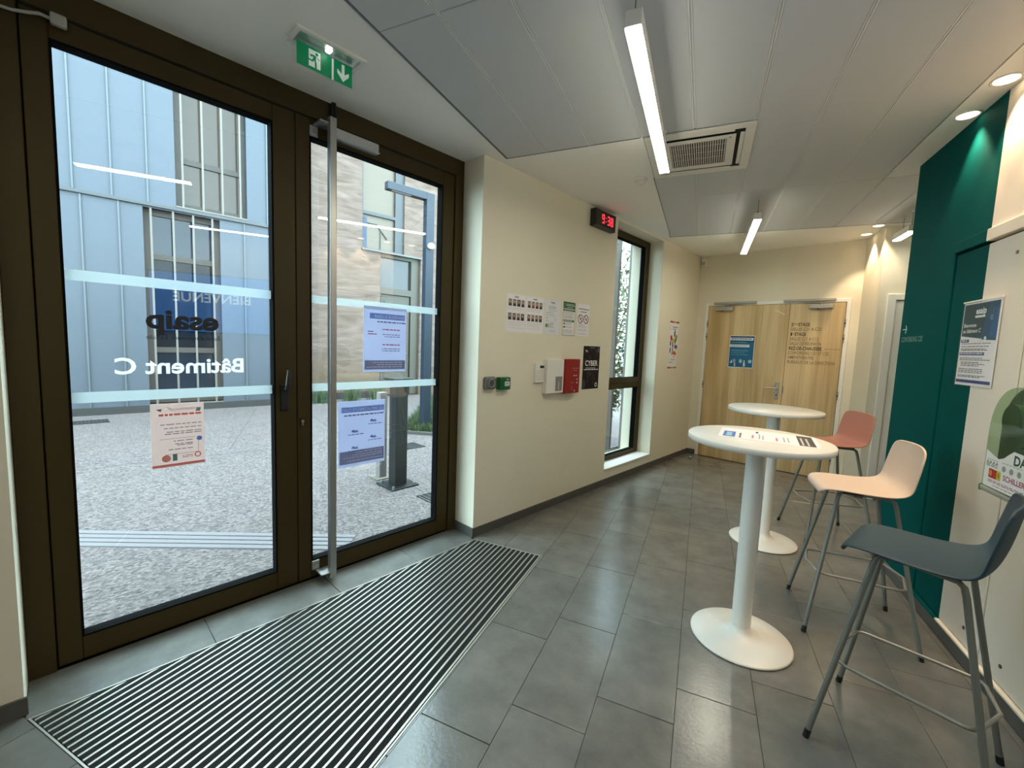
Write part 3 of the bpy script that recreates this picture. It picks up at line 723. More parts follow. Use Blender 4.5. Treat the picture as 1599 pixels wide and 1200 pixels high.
# exit sign
GREENS = mat('exit_green', rgb(0, 132, 84), 0.45, emit=rgb(0, 132, 84), estr=0.15); EXW = mat('exit_white', rgb(225, 240, 230), 0.5, emit=(0.8, 1, 0.9, 1), estr=0.12)
ex = empty('exit_sign', LP(0.917, -2.145, ZC), R_LEFT, 'green emergency exit sign with running figure and down arrow on the ceiling above the entrance', 'exit sign')
mb = MB()
for a in ((-0.163, 0.163, -0.072, -0.050), (-0.163, 0.163, 0.045, 0.070), (-0.163, -0.140, -0.05, 0.045), (0.140, 0.163, -0.05, 0.045)): mb.box(*a, -0.014, 0, None, 0.003)
build('frame', mb, WPLAST, ex)
mb = MB(); mb.box(-0.14, 0.14, -0.05, 0.045, -0.006, 0.0); build('reflector', mb, ALU, ex)
mb = MB(); mb.box(-0.03, 0.05, -0.078, -0.05, -0.028, -0.014, None, 0.003); build('clip', mb, CLEAR, ex)
mb = MB(); mb.box(-0.012, 0.012, -0.03, 0.0, -0.020, -0.006, None, 0.004); build('lamp', mb, emit_mat('exit_lamp', (1, 0.98, 0.92), 5.0), ex)
mb = MB(); mb.box(-0.150, 0.150, 0.022, 0.028, -0.116, -0.004, None, 0.001); build('acrylic_blade', mb, CLEAR, ex)
sh = Sheet(0.0215, 0.0004); sh.rect(-0.131, -0.112, 0.028, -0.012, GREENS).rect(0.040, -0.112, 0.131, -0.012, GREENS).rect(0.030, -0.112, 0.038, -0.016, EXW).up()
sh.rect(-0.078, -0.098, -0.024, -0.024, EXW)
sh.poly([(0.078, -0.022), (0.092, -0.022), (0.092, -0.066), (0.114, -0.050), (0.114, -0.068), (0.085, -0.100), (0.056, -0.068), (0.056, -0.050), (0.078, -0.066)], EXW).up()
sh.disc(-0.041, -0.036, 0.007, GREENS, 14)
for pl in ([(-0.056, -0.044), (-0.044, -0.044), (-0.046, -0.066), (-0.060, -0.064)], [(-0.056, -0.044), (-0.050, -0.046), (-0.066, -0.056), (-0.074, -0.050), (-0.070, -0.046)], [(-0.046, -0.045), (-0.042, -0.049), (-0.030, -0.060), (-0.026, -0.057), (-0.036, -0.050)],
           [(-0.060, -0.064), (-0.052, -0.064), (-0.060, -0.076), (-0.084, -0.072), (-0.084, -0.066), (-0.066, -0.068)], [(-0.054, -0.064), (-0.046, -0.064), (-0.042, -0.078), (-0.042, -0.098), (-0.050, -0.098), (-0.050, -0.080)]): sh.poly(pl, GREENS)
build('pictogram', sh.mb, GREENS, ex)

# ------------------------------------------------------------------ things on the entrance wall
ck = empty('wall_clock', LP(3.695, VW, 2.737), R_LEFT, 'black digital wall clock with red figures above the window', 'clock')
mb = MB(); mb.box(-0.185, 0.185, -0.062, 0, -0.08, 0.08, None, 0.006); build('case', mb, BLACK, ck)
mb = MB(); mb.box(-0.168, 0.168, -0.064, -0.061, -0.064, 0.066, None, 0.002); build('screen', mb, mat('clock_screen', rgb(10, 8, 9), 0.15), ck)
RED = emit_mat('led_red', (1.0, 0.03, 0.05), 2.2)
SEG = {'9': 'abcdfg', '3': 'abcdg', '8': 'abcdefg'}
def digit(sh, ch, x, z, wd, h, t):
    m2 = h / 2
    R = {'a': (t * .4, h - t, wd - t * .4, h), 'd': (t * .4, 0, wd - t * .4, t), 'g': (t * .4, m2 - t / 2, wd - t * .4, m2 + t / 2), 'f': (0, m2 + t * .3, t, h - t * .4), 'b': (wd - t, m2 + t * .3, wd, h - t * .4), 'e': (0, t * .4, t, m2 - t * .3), 'c': (wd - t, t * .4, wd, m2 - t * .3)}
    sh = Sheet(-0.064, 0.0006)
    for s_ in SEG[ch]:
        a = R[s_]; sh.rect(x + a[0], z + a[1], x + a[2], z + a[3], RED)
    build('figure', sh.mb, RED, ck)
sh = None
digit(sh, '9', -0.075, -0.04, 0.045, 0.085, 0.012); digit(sh, '3', 0.022, -0.04, 0.045, 0.085, 0.012); digit(sh, '8', 0.082, -0.04, 0.045, 0.085, 0.012)
for z in (0.015, -0.02):
    sh = Sheet(-0.064, 0.0006); sh.rect(-0.006, z, 0.004, z + 0.010, RED); build('colon_dot', sh.mb, RED, ck)

def wall_box(name, label, cat, u0, u1, z0, z1, d, m, bev=0.006):
    r = empty(name, LP((u0 + u1) / 2, VW, z0), R_LEFT, label, cat); wd = (u1 - u0) / 2; h = z1 - z0
    mb = MB(); mb.box(-wd, wd, -d, 0, 0, h, None, bev); build('housing', mb, m, r); return r, wd, h
r, wd, h = wall_box('push_button', 'grey metal push button plate beside the entrance jamb', 'push button', 2.195, 2.308, 1.152, 1.25, 0.036, mat('grey_metal_plate', rgb(112, 114, 116), 0.4, metal=0.5), 0.014)
mb = MB(); mb.tube([(0, -0.036, h / 2), (0, -0.040, h / 2)], [0.032, 0.031], None, 28); build('button', mb, mat('button_grey', rgb(92, 95, 98), 0.35, metal=0.5), r)
mb = MB(); mb.tube([(0.030 * math.cos(a), -0.040, h / 2 + 0.030 * math.sin(a)) for a in [2 * PI * i / 24 for i in range(24)]], 0.002, None, 6, closed=True); build('ring', mb, ALU, r)
r, wd, h = wall_box('door_release', 'green emergency door release call point with white label', 'call point', 2.335, 2.452, 1.145, 1.243, 0.05, mat('release_green', rgb(10, 92, 46), 0.4), 0.006)
sh = Sheet(-0.05, 0.0006); sh.rect(-0.008, 0.030, 0.044, 0.064, MATS['paper']).rect(0.010, 0.076, 0.018, 0.084, MATS['paper']).rect(0.024, 0.076, 0.032, 0.084, MATS['paper']).up()
sh.rect(0.0, 0.046, 0.008, 0.056, flat(40, 50, 45)).rect(0.012, 0.046, 0.020, 0.056, flat(40, 50, 45)).rect(0.024, 0.046, 0.032, 0.056, flat(40, 50, 45)).rect(-0.004, 0.036, 0.038, 0.040, flat(120, 130, 125)); build('label_plate', sh.mb, None, r)
r, wd, h = wall_box('thermostat', 'narrow white thermostat with dark display left of the white box', 'thermostat', 2.782, 2.895, 1.183, 1.35, 0.028, WPLAST, 0.004)
mb = MB(); mb.box(-0.004, 0.048, -0.0295, -0.027, 0.125, 0.148); build('display', mb, mat('lcd_dark', rgb(38, 46, 42), 0.25), r)
mb = MB(); mb.box(-0.045, 0.045, -0.0300, -0.027, 0.02, 0.112, None, 0.002); build('cover', mb, mat('cover_ivory', rgb(222, 216, 204), 0.5), r)
r, wd, h = wall_box('alarm_panel', 'white wall box with grey vent field left of the red box', 'alarm panel', 2.905, 3.148, 1.082, 1.388, 0.052, WPLAST, 0.004)
mb = MB(); mb.box(0.0, 0.100, -0.0535, -0.051, 0.018, 0.150, None, 0.001); gp = build('vent_plate', mb, mat('vent_grey', rgb(150, 148, 142), 0.6), r)
sh = Sheet(-0.0535, 0.0004)
for i in range(9):
    for j in range(7):
        if not (3 <= j <= 3): sh.rect(0.006 + j * 0.0135, 0.026 + i * 0.0135, 0.0135 + j * 0.0135, 0.033 + i * 0.0135, flat(95, 94, 90))
sh.rect(0.044, 0.03, 0.052, 0.10, flat(225, 222, 215)); build('vent_holes', sh.mb, None, gp)
r, wd, h = wall_box('fire_panel', 'red fire alarm control box with small lamps and keys', 'alarm panel', 3.153, 3.392, 1.070, 1.388, 0.058, mat('alarm_red', rgb(146, 10, 18), 0.4), 0.004)
WD_ = flat(235, 225, 222)
for x, z in ((0.028, 0.165), (0.062, 0.165), (0.078, 0.130), (0.078, 0.098), (0.040, 0.022)):
    mb = MB(); mb.tube([(x, -0.057, z), (x, -0.061, z)], 0.007, WD_, 14); build('lamp', mb, WD_, r)
sh = Sheet(-0.058, 0.0006)
for z, x0, x1 in ((0.232, -0.005, 0.095), (0.212, 0.015, 0.075), (0.096, -0.020, 0.030)): sh.rect(x0, z, x1, z + 0.004, flat(215, 150, 148))
sh.rect(-0.004, 0.03, 0.004, 0.07, flat(205, 120, 120)); build('print', sh.mb, None, r)

# printed sheets on the entrance wall
GREY1, GREY2, INK = flat(150, 148, 152), flat(190, 188, 192), flat(52, 50, 54)
def staff(seed):
    def d(s, w_, h_):
        rr = random.Random(seed)
        s.text('esaip', w_ / 2, h_ - 0.026, 0.024, INK, 'CENTER', 0.02).up()
        for row, z in enumerate((h_ - 0.095, h_ - 0.205)):
            for i in range(4):
                x = 0.018 + i * 0.050
                s.rect(x, z, x + 0.040, z + 0.055, flat(*rr.choice([(120, 115, 112), (150, 140, 130), (95, 92, 94), (165, 150, 140)])))
        s.up()
        for row, z in enumerate((h_ - 0.095, h_ - 0.205)):
            for i in range(4):
                x = 0.018 + i * 0.050
                s.poly([(x + 0.003, z), (x + 0.037, z), (x + 0.034, z + 0.016), (x + 0.026, z + 0.023), (x + 0.014, z + 0.023), (x + 0.006, z + 0.016)], flat(*rr.choice([(30, 28, 32), (44, 40, 44), (130, 60, 55), (36, 36, 44), (60, 55, 52)])))
        s.up()
        for row, z in enumerate((h_ - 0.095, h_ - 0.205)):
            for i in range(4):
                x = 0.018 + i * 0.050
                s.disc(x + 0.020, z + 0.037, 0.010, flat(186, 150, 130), 14, 0.013); s.poly([(x + 0.009, z + 0.038), (x + 0.011, z + 0.05), (x + 0.02, z + 0.053), (x + 0.029, z + 0.05), (x + 0.031, z + 0.038), (x + 0.027, z + 0.045), (x + 0.013, z + 0.045)], flat(40, 32, 28))
        for z in (h_ - 0.110, h_ - 0.122, h_ - 0.222, h_ - 0.236, h_ - 0.25, h_ - 0.27): s.lines(0.014, w_ - 0.014, [z], GREY2, 0.003, 0.2, int(z * 1000) + seed)
    return d
ZP = 1.604
poster('notice_sheet', 'white staff sheet with two rows of portraits, leftmost of the wall notices', 'notice', LP(2.424, VW + 0.0005, ZP), R_LEFT, 0.222, 0.300, staff(3), group='notices on the entrance wall')
poster('notice_sheet', 'white staff sheet with portraits, second of the wall notices from the left', 'notice', LP(2.652, VW + 0.0005, ZP), R_LEFT, 0.226, 0.302, staff(11), group='notices on the entrance wall')
def notice_c(s, w_, h_):
    s.text('esaip', w_ / 2, h_ - 0.034, 0.026, INK, 'CENTER', 0.02)
    s.lines(0.055, w_ - 0.05, [h_ - 0.062, h_ - 0.072, h_ - 0.082, h_ - 0.1], GREY1, 0.004, 0.2, 5); s.lines(0.02, w_ - 0.06, [h_ - 0.12, h_ - 0.14], GREY1, 0.004, 0.3, 6)
    s.lines(0.02, 0.05, [h_ - 0.165, h_ - 0.19], flat(90, 120, 100), 0.005, 0.1, 2); s.lines(0.14, 0.175, [h_ - 0.16, h_ - 0.175, h_ - 0.19], GREY2, 0.004, 0.4, 9)
    s.rect(0.018, h_ - 0.245, 0.062, h_ - 0.215, flat(30, 110, 66)); s.lines(0.075, 0.14, [h_ - 0.205 - i * 0.0105 for i in range(5)], GREY1, 0.004, 0.4, 4); s.lines(0.07, 0.16, [h_ - 0.272, h_ - 0.284], GREY1, 0.003, 0.3, 8).up()
    s.rect(0.038, h_ - 0.240, 0.058, h_ - 0.220, flat(225, 235, 228)).up().rect(0.044, h_ - 0.235, 0.060, h_ - 0.225, flat(30, 110, 66))
r = poster('notice_sheet', 'white notice in a clear plastic sleeve with a small green square', 'notice', LP(2.895, VW + 0.0005, ZP), R_LEFT, 0.224, 0.306, notice_c, group='notices on the entrance wall')
mb = MB(); mb.box(-0.004, 0.228, -0.0045, -0.0035, -0.004, 0.310); build('sleeve', mb, CLEAR, r)
DG, MG = flat(24, 84, 48), flat(58, 112, 78)
def notice_d(s, w_, h_):
    s.rect(0, 0, w_, h_, DG).up().rect(0.004, 0.004, w_ - 0.004, h_ - 0.004, MATS['paper']).up()
    s.rect(0.004, h_ - 0.062, w_ - 0.004, h_ - 0.004, DG).rect(0.004, h_ - 0.085, w_ - 0.004, h_ - 0.068, DG).rect(0.010, h_ - 0.182, w_ - 0.010, h_ - 0.162, MG)
    s.lines(0.012, w_ - 0.015, [h_ - 0.098, h_ - 0.112], INK, 0.004, 0.1, 3); s.lines(0.02, w_ - 0.02, [h_ - 0.126 - i * 0.008 for i in range(4)], GREY1, 0.004, 0.2, 4)
    s.rect(0.012, h_ - 0.208, 0.040, h_ - 0.192, flat(190, 60, 56)).rect(0.012, h_ - 0.238, 0.040, h_ - 0.222, DG); s.lines(0.05, w_ - 0.02, [h_ - 0.196, h_ - 0.206, h_ - 0.226, h_ - 0.236], GREY1, 0.004, 0.3, 5); s.lines(0.012, w_ - 0.02, [0.05, 0.04, 0.03, 0.016], GREY1, 0.004, 0.1, 6).up()
    s.rect(0.010, h_ - 0.056, 0.036, h_ - 0.014, MG); s.lines(0.046, w_ - 0.012, [h_ - 0.024, h_ - 0.036], flat(190, 215, 200), 0.006, 0.05, 7); s.lines(0.06, w_ - 0.04, [h_ - 0.052], flat(190, 215, 200), 0.006, 0.05, 8); s.lines(0.02, w_ - 0.02, [h_ - 0.079], flat(170, 200, 182), 0.005, 0.1, 2); s.lines(0.02, w_ - 0.03, [h_ - 0.175], flat(215, 230, 220), 0.006, 0.1, 9)
poster('notice_sheet', 'safety notice with dark green header and border', 'notice', LP(3.158, VW + 0.0005, ZP), R_LEFT, 0.186, 0.308, notice_d, group='notices on the entrance wall')
MAR = flat(122, 36, 44)
def notice_e(s, w_, h_):
    s.lines(0.02, w_ - 0.012, [h_ - 0.052], INK, 0.008, 0.03, 3); s.lines(0.05, w_ - 0.05, [h_ - 0.078], INK, 0.007, 0.05, 5)
    for x in (0.055, 0.148): s.ring(x, h_ - 0.142, 0.043, 0.009, MAR)
    s.lines(0.02, w_ - 0.03, [0.088, 0.080, 0.062, 0.054, 0.046, 0.022, 0.014], GREY2, 0.004, 0.15, 4); s.lines(0.03, 0.15, [0.108, 0.1], GREY1, 0.003, 0.3, 6).up()
    for x in (0.055, 0.148):
        s.poly([(x - 0.030, h_ - 0.115), (x - 0.024, h_ - 0.110), (x + 0.030, h_ - 0.168), (x + 0.024, h_ - 0.173)], MAR); s.rect(x - 0.018, h_ - 0.150, x + 0.012, h_ - 0.144, INK); s.poly([(x + 0.004, h_ - 0.138), (x + 0.012, h_ - 0.126), (x + 0.02, h_ - 0.13), (x + 0.012, h_ - 0.142)], INK)
poster('notice_sheet', 'white notice with two red prohibition circles, rightmost of the wall notices', 'notice', LP(3.383, VW + 0.0005, ZP + 0.006), R_LEFT, 0.204, 0.304, notice_e, group='notices on the entrance wall')
def cyber(s, w_, h_):
    rr = random.Random(4)
    for i in range(26): s.disc(rr.uniform(0.03, w_ - 0.03), rr.uniform(0.03, h_ - 0.03), rr.uniform(0.008, 0.022), flat(*rr.choice([(34, 26, 30), (40, 29, 31), (26, 23, 30)])), 8)
    s.up().disc(0.03, 0.05, 0.026, flat(52, 56, 84), 18, 0.05).disc(w_ - 0.025, h_ - 0.035, 0.02, flat(72, 80, 110), 16, 0.03).rect(0.11, h_ - 0.022, 0.2, h_ - 0.008, flat(86, 72, 76)).up()
    WT = flat(232, 230, 232); s.text('CYBER', w_ / 2, h_ * 0.545, 0.075, WT, 'CENTER', 0.022, None); s.rect(0.030, h_ - 0.045, 0.060, h_ - 0.040, WT).rect(0.040, h_ - 0.056, 0.070, h_ - 0.048, WT)
    s.lines(0.05, 0.24, [h_ * 0.485], flat(190, 186, 190), 0.007, 0.1, 5); s.lines(0.02, w_ - 0.015, [h_ * 0.445], WT, 0.010, 0.02, 7); s.ring(w_ - 0.045, 0.04, 0.022, 0.008, WT)
r = poster('cyber_poster', 'dark poster with white CYBER lettering beside the red box', 'poster', LP(3.519, VW + 0.0005, 1.086), R_LEFT, 0.294, 0.430, cyber, sheet=mat('poster_dark', rgb(22, 17, 21), 0.5, spec=0.2))
def flora(s, w_, h_):
    s.rect(0, h_ - 0.022, w_ * .35, h_, flat(170, 34, 40)).rect(w_ * .35, h_ - 0.022, w_ * .75, h_, flat(196, 146, 100)).rect(w_ * .75, h_ - 0.022, w_, h_, flat(70, 40, 46))
    s.rect(0, 0, w_ * .35, 0.02, flat(176, 48, 48)).rect(w_ * .35, 0, w_ * .85, 0.02, flat(180, 160, 100)).rect(w_ * .85, 0, w_, 0.02, flat(90, 86, 60))
    s.lines(0.1, 0.25, [h_ - 0.082], flat(96, 76, 92), 0.012, 0.05, 2); s.lines(0.1, 0.2, [h_ - 0.108], flat(96, 76, 92), 0.010, 0.05, 3); s.ring(0.045, h_ - 0.085, 0.028, 0.003, flat(150, 140, 130))
    def blob(x, z, rx, rz, c, a=0.0):
        n = 12; s.poly([(x + math.cos(a) * rx * math.cos(t) - math.sin(a) * rz * math.sin(t), z + math.sin(a) * rx * math.cos(t) + math.cos(a) * rz * math.sin(t)) for t in [2 * PI * i / n for i in range(n)]], c)
    blob(0.165, 0.46, 0.022, 0.05, flat(20, 96, 86)); blob(0.065, 0.40, 0.03, 0.042, flat(186, 30, 40), 0.5); blob(0.215, 0.40, 0.030, 0.055, flat(118, 142, 70), -0.3); blob(0.13, 0.375, 0.04, 0.028, flat(214, 190, 86)); s.up()
    blob(0.19, 0.36, 0.022, 0.04, flat(70, 120, 60)); blob(0.05, 0.33, 0.018, 0.035, flat(36, 40, 66)); blob(0.05, 0.24, 0.016, 0.04, flat(40, 44, 60)); blob(0.12, 0.31, 0.016, 0.05, flat(44, 50, 76), 0.1); blob(0.125, 0.24, 0.014, 0.03, flat(30, 34, 50)); blob(0.20, 0.29, 0.022, 0.03, flat(96, 34, 92)); blob(0.245, 0.285, 0.022, 0.032, flat(112, 40, 110)); s.up()
    blob(0.185, 0.205, 0.05, 0.025, flat(214, 96, 34)); blob(0.225, 0.19, 0.025, 0.02, flat(224, 120, 40)); blob(0.115, 0.195, 0.014, 0.02, flat(60, 40, 34)); blob(0.18, 0.155, 0.010, 0.015, flat(120, 80, 40))
    s.lines(0.09, 0.22, [0.11], flat(188, 148, 70), 0.012, 0.1, 4); s.lines(0.04, 0.16, [0.075], flat(170, 120, 70), 0.010, 0.1, 5)
poster('flower_poster', 'white poster with bright coloured flower shapes between the window and the oak door', 'poster', LP(5.465, VW + 0.0005, 1.268), R_LEFT, 0.280, 0.622, flora)
# blue poster on the oak door
def bluep(s, w_, h_):
    s.rect(0.006, 0.008, w_ - 0.006, h_ - 0.008, flat(16, 104, 148)).up().rect(0.006, h_ - 0.09, w_ - 0.006, h_ - 0.008, flat(14, 70, 118)); P_ = flat(214, 226, 232); LB = flat(110, 176, 200)
    s.up().rect(0.006, h_ - 0.066, w_ - 0.018, h_ - 0.030, P_).rect(0.006, h_ - 0.156, w_ - 0.06, h_ - 0.122, P_)
    s.lines(0.03, w_ - 0.08, [h_ - 0.096], LB, 0.007, 0.1, 2); s.lines(0.03, w_ - 0.05, [h_ - 0.20, h_ - 0.212, h_ - 0.235, h_ - 0.262], LB, 0.006, 0.35, 3)
    s.poly([(0.02, 0.06), (0.05, 0.06), (0.046, 0.11)], P_).disc(0.075, 0.09, 0.018, flat(150, 160, 190), 14, 0.03).disc(0.155, 0.09, 0.02, flat(170, 200, 190), 14, 0.028).disc(0.27, 0.09, 0.024, flat(160, 200, 214), 14).poly([(0.19, 0.02), (0.215, 0.02), (0.21, 0.08), (0.19, 0.08)], P_).disc(0.2, 0.095, 0.009, P_, 12).rect(0.078, 0.016, 0.092, 0.06, P_).up()
    s.lines(0.02, w_ - 0.03, [h_ - 0.052], flat(70, 84, 110), 0.012, 0.05, 6); s.lines(0.03, w_ - 0.08, [h_ - 0.143], flat(150, 140, 180), 0.008, 0.1, 7)
poster('blue_poster', 'blue printed poster on the left leaf of the oak door', 'poster', LP(UF - 0.0085, -1.911, 1.307), R_FAR, 0.310, 0.436, bluep)
# poster in a clear sleeve across the teal edge of the right wall
NAVY, TEALP, TXT = flat(44, 62, 128), flat(4, 60, 72), flat(84, 78, 90)
def esp(s, w_, h_):
    s.poly([(0.006, h_ * 0.60), (w_ - 0.012, h_ * 0.42 + 0.05), (w_ - 0.012, h_ - 0.008), (0.006, h_ - 0.008)], TEALP).up()
    s.poly([(w_ * 0.55, h_ * 0.55), (w_ - 0.012, h_ * 0.42 + 0.05), (w_ - 0.012, h_ - 0.008), (w_ * 0.72, h_ - 0.008)], flat(8, 74, 110)).up()
    s.poly([(w_ * 0.78, h_ * 0.60), (w_ - 0.012, h_ * 0.55), (w_ - 0.012, h_ * 0.9), (w_ * 0.86, h_ * 0.92)], flat(22, 92, 140)).disc(w_ * .80, h_ * .80, 0.016, flat(90, 130, 170), 10).disc(w_ * .84, h_ * .87, 0.014, flat(60, 110, 160), 10).up()
    s.text('esaip', w_ * 0.36, h_ - 0.062, 0.045, flat(236, 240, 240), 'LEFT', 0.03); s.rect(w_ * .35, h_ - 0.082, w_ * .62, h_ - 0.070, flat(225, 232, 232))
    s.text('Bienvenue', 0.018, h_ - 0.128, 0.028, flat(228, 230, 230), 'LEFT', 0.02); s.text('au bâtiment C', 0.018, h_ - 0.158, 0.028, flat(228, 230, 230), 'LEFT', 0.02)
    for x, z in ((0.19, 0.235), (0.205, 0.222), (0.225, 0.245), (0.175, 0.212)): s.disc(x, z, 0.011, flat(220, 230, 232), 8)
    s.rect(0.010, h_ * 0.52, 0.085, h_ * 0.555, NAVY).rect(0.010, h_ * 0.365, 0.235, h_ * 0.40, NAVY).rect(0.008, 0.014, w_ - 0.010, 0.030, NAVY)
    s.lines(0.02, w_ - 0.03, [h_ * .50, h_ * .465, h_ * .435, h_ * .42, h_ * .325, h_ * .305], TXT, 0.004, 0.3, 4); s.lines(0.035, 0.25, [h_ * .275, h_ * .255, h_ * .235], TXT, 0.004, 0.4, 5); s.lines(0.02, w_ - 0.02, [h_ * .195, h_ * .175, h_ * .155, h_ * .115, h_ * .10], TXT, 0.004, 0.3, 6).up()
    s.lines(0.018, 0.080, [h_ * 0.533], flat(210, 214, 235), 0.006, 0.1, 2); s.lines(0.016, 0.225, [h_ * 0.378], flat(210, 214, 235), 0.006, 0.1, 3)
r = poster('welcome_poster', 'white and dark teal information poster in a clear sleeve on the right wall', 'poster', (XR - 0.003, 3.160, 1.378), R_RIGHT, 0.325, 0.436, esp)
mb = MB(); mb.box(-0.006, 0.331, -0.0048, -0.0038, -0.006, 0.444); build('sleeve', mb, CLEAR, r)
mb = MB(); mb.box(-0.006, 0.331, -0.006, -0.001, 0.438, 0.446); build('sleeve_edge', mb, WPLAST, r)

# sheets taped to the entrance glass, printed side out
PINK = paper_mat('paper_pink', rgb(236, 220, 216), 0.5); LILAC = paper_mat('paper_lilac', rgb(210, 216, 236), 0.5)
def tp(r_, g_, b_): return paper_mat('inkp_%d_%d_%d' % (r_, g_, b_), rgb(r_, g_, b_), 0.4)
def pinkp(s, w_, h_):
    s.rect(0, 0.004, w_, 0.016, tp(214, 130, 124)); s.lines(0.03, w_ - 0.06, [h_ - 0.035], tp(240, 232, 230), 0.012, 0.05, 1); s.lines(0.012, w_ - 0.03, [h_ - 0.06], tp(226, 120, 112), 0.010, 0.02, 3)
    s.lines(0.012, w_ - 0.03, [h_ - 0.105, h_ - 0.124, h_ - 0.143, h_ - 0.153], tp(120, 110, 112), 0.0035, 0.15, 4); s.lines(0.05, w_ - 0.06, [h_ - 0.19, h_ - 0.205, h_ - 0.212, h_ - 0.232], tp(130, 118, 118), 0.0035, 0.4, 5)
    s.disc(0.022, h_ - 0.185, 0.012, tp(120, 160, 220), 14).poly([(0.016, h_ - 0.045), (0.036, h_ - 0.045), (0.030, h_ - 0.026), (0.012, h_ - 0.026)], tp(130, 176, 176)).poly([(w_ - 0.04, h_ - 0.04), (w_ - 0.02, h_ - 0.026), (w_ - 0.044, h_ - 0.024)], tp(140, 150, 150))
    s.disc(w_ - 0.055, 0.045, 0.018, tp(210, 150, 140), 14).rect(w_ - 0.098, 0.03, w_ - 0.08, 0.065, tp(110, 150, 150)).ring(0.03, 0.05, 0.014, 0.005, tp(214, 120, 110)); s.lines(0.05, 0.1, [0.05, 0.042], tp(190, 140, 135), 0.0035, 0.2, 6)
    s.rect(0.026, h_ - 0.255, 0.16, h_ - 0.253, tp(190, 150, 145)).rect(0.026, h_ - 0.255, 0.028, h_ - 0.2, tp(190, 150, 145)).rect(0.04, h_ - 0.176, 0.18, h_ - 0.174, tp(190, 150, 145))
poster('pink_notice', 'pink sheet taped to the left glass leaf, printed side outwards', 'notice', LP(0.278, -2.6385, 0.830), R_LEFT, 0.212, 0.318, pinkp, PINK, mirror=True)
BAR, DGR, WTT = tp(136, 168, 220), tp(146, 150, 172), tp(225, 230, 246)
def lilac1(s, w_, h_):
    s.rect(0.012, h_ - 0.082, w_ - 0.042, h_ - 0.044, BAR).rect(0.006, 0.016, w_ - 0.008, 0.078, DGR).up()
    s.text("BIENVENUE À L'ESAIP", 0.016, h_ - 0.074, 0.026, WTT, 'LEFT', 0.02, w_ - 0.09); s.lines(0.006, w_ - 0.09, [h_ - 0.104], tp(100, 100, 130), 0.008, 0.03, 2)
    s.lines(0.05, 0.19, [h_ - 0.154, h_ - 0.256], tp(206, 120, 150), 0.008, 0.06, 3); s.lines(0.05, 0.19, [h_ - 0.186, h_ - 0.2, h_ - 0.282, h_ - 0.296], tp(120, 124, 160), 0.005, 0.2, 4)
    s.rect(0.225, h_ - 0.186, 0.29, h_ - 0.180, tp(200, 90, 110)).rect(0.25, h_ - 0.17, 0.29, h_ - 0.164, tp(110, 110, 140)); s.lines(0.03, w_ - 0.02, [0.06, 0.045, 0.030], WTT, 0.006, 0.3, 5)
poster('lilac_notice', 'upper pale lilac sheet taped to the right glass leaf', 'notice', LP(1.361, -2.6385, 1.283), R_LEFT, 0.318, 0.436, lilac1, LILAC, mirror=True, group='sheets taped to the right glass leaf')
def lilac2(s, w_, h_):
    s.rect(0.006, h_ - 0.075, w_ - 0.02, h_ - 0.038, BAR).rect(0.006, 0.02, w_ - 0.008, 0.105, DGR).up()
    s.text('LES EMPLACEMENTS CLÉS', 0.012, h_ - 0.067, 0.026, WTT, 'LEFT', 0.02, w_ - 0.046); s.lines(0.01, w_ - 0.03, [h_ - 0.098], tp(100, 100, 130), 0.008, 0.03, 2)
    for x, z in ((0.06, h_ - 0.155), (0.19, h_ - 0.215), (0.06, h_ - 0.265), (0.19, h_ - 0.325)):
        s.poly([(x, z + 0.006), (x + 0.014, z + 0.024), (x + 0.022, z + 0.016), (x + 0.036, z + 0.026), (x + 0.05, z + 0.018), (x + 0.05, z + 0.010), (x + 0.026, z + 0.004)], tp(138, 150, 196)); s.lines(x - 0.035, x + 0.085, [z - 0.010], tp(110, 116, 150), 0.005, 0.15, int(x * 100))
    s.lines(0.02, w_ - 0.03, [0.088, 0.072, 0.058, 0.034], WTT, 0.005, 0.5, 5)
poster('lilac_notice', 'lower pale lilac sheet taped to the right glass leaf', 'notice', LP(1.193, -2.6385, 0.662), R_LEFT, 0.328, 0.434, lilac2, LILAC, mirror=True, group='sheets taped to the right glass leaf')

# ------------------------------------------------------------------ bar tables
TABW = mat('table_white', rgb(224, 222, 215), 0.38)
tb = empty('bar_table', (0.285, 2.465, 0), 0, 'nearer round white bar table with a printed sheet on top', 'table', 'round bar tables')
mb = MB(); mb.lathe([(0.0, 1.050), (0.322, 1.050), (0.326, 1.053), (0.326, 1.076), (0.322, 1.080), (0.0, 1.080)], None, 96); build('table_top', mb, TABW, tb)
mb = MB(); mb.lathe([(0.046, 0.055), (0.046, 1.050)], None, 40); build('column', mb, TABW, tb)
mb = MB(); mb.lathe([(0.0, 0.0), (0.230, 0.0), (0.240, 0.004), (0.242, 0.010), (0.236, 0.015), (0.16, 0.021), (0.10, 0.030), (0.065, 0.042), (0.050, 0.058), (0.046, 0.075)], None, 80); build('base', mb, TABW, tb)
t2 = copy_tree(tb); t2.location = (0.545, 3.885, 0); t2['label'] = 'farther round bare white bar table in front of the oak door'
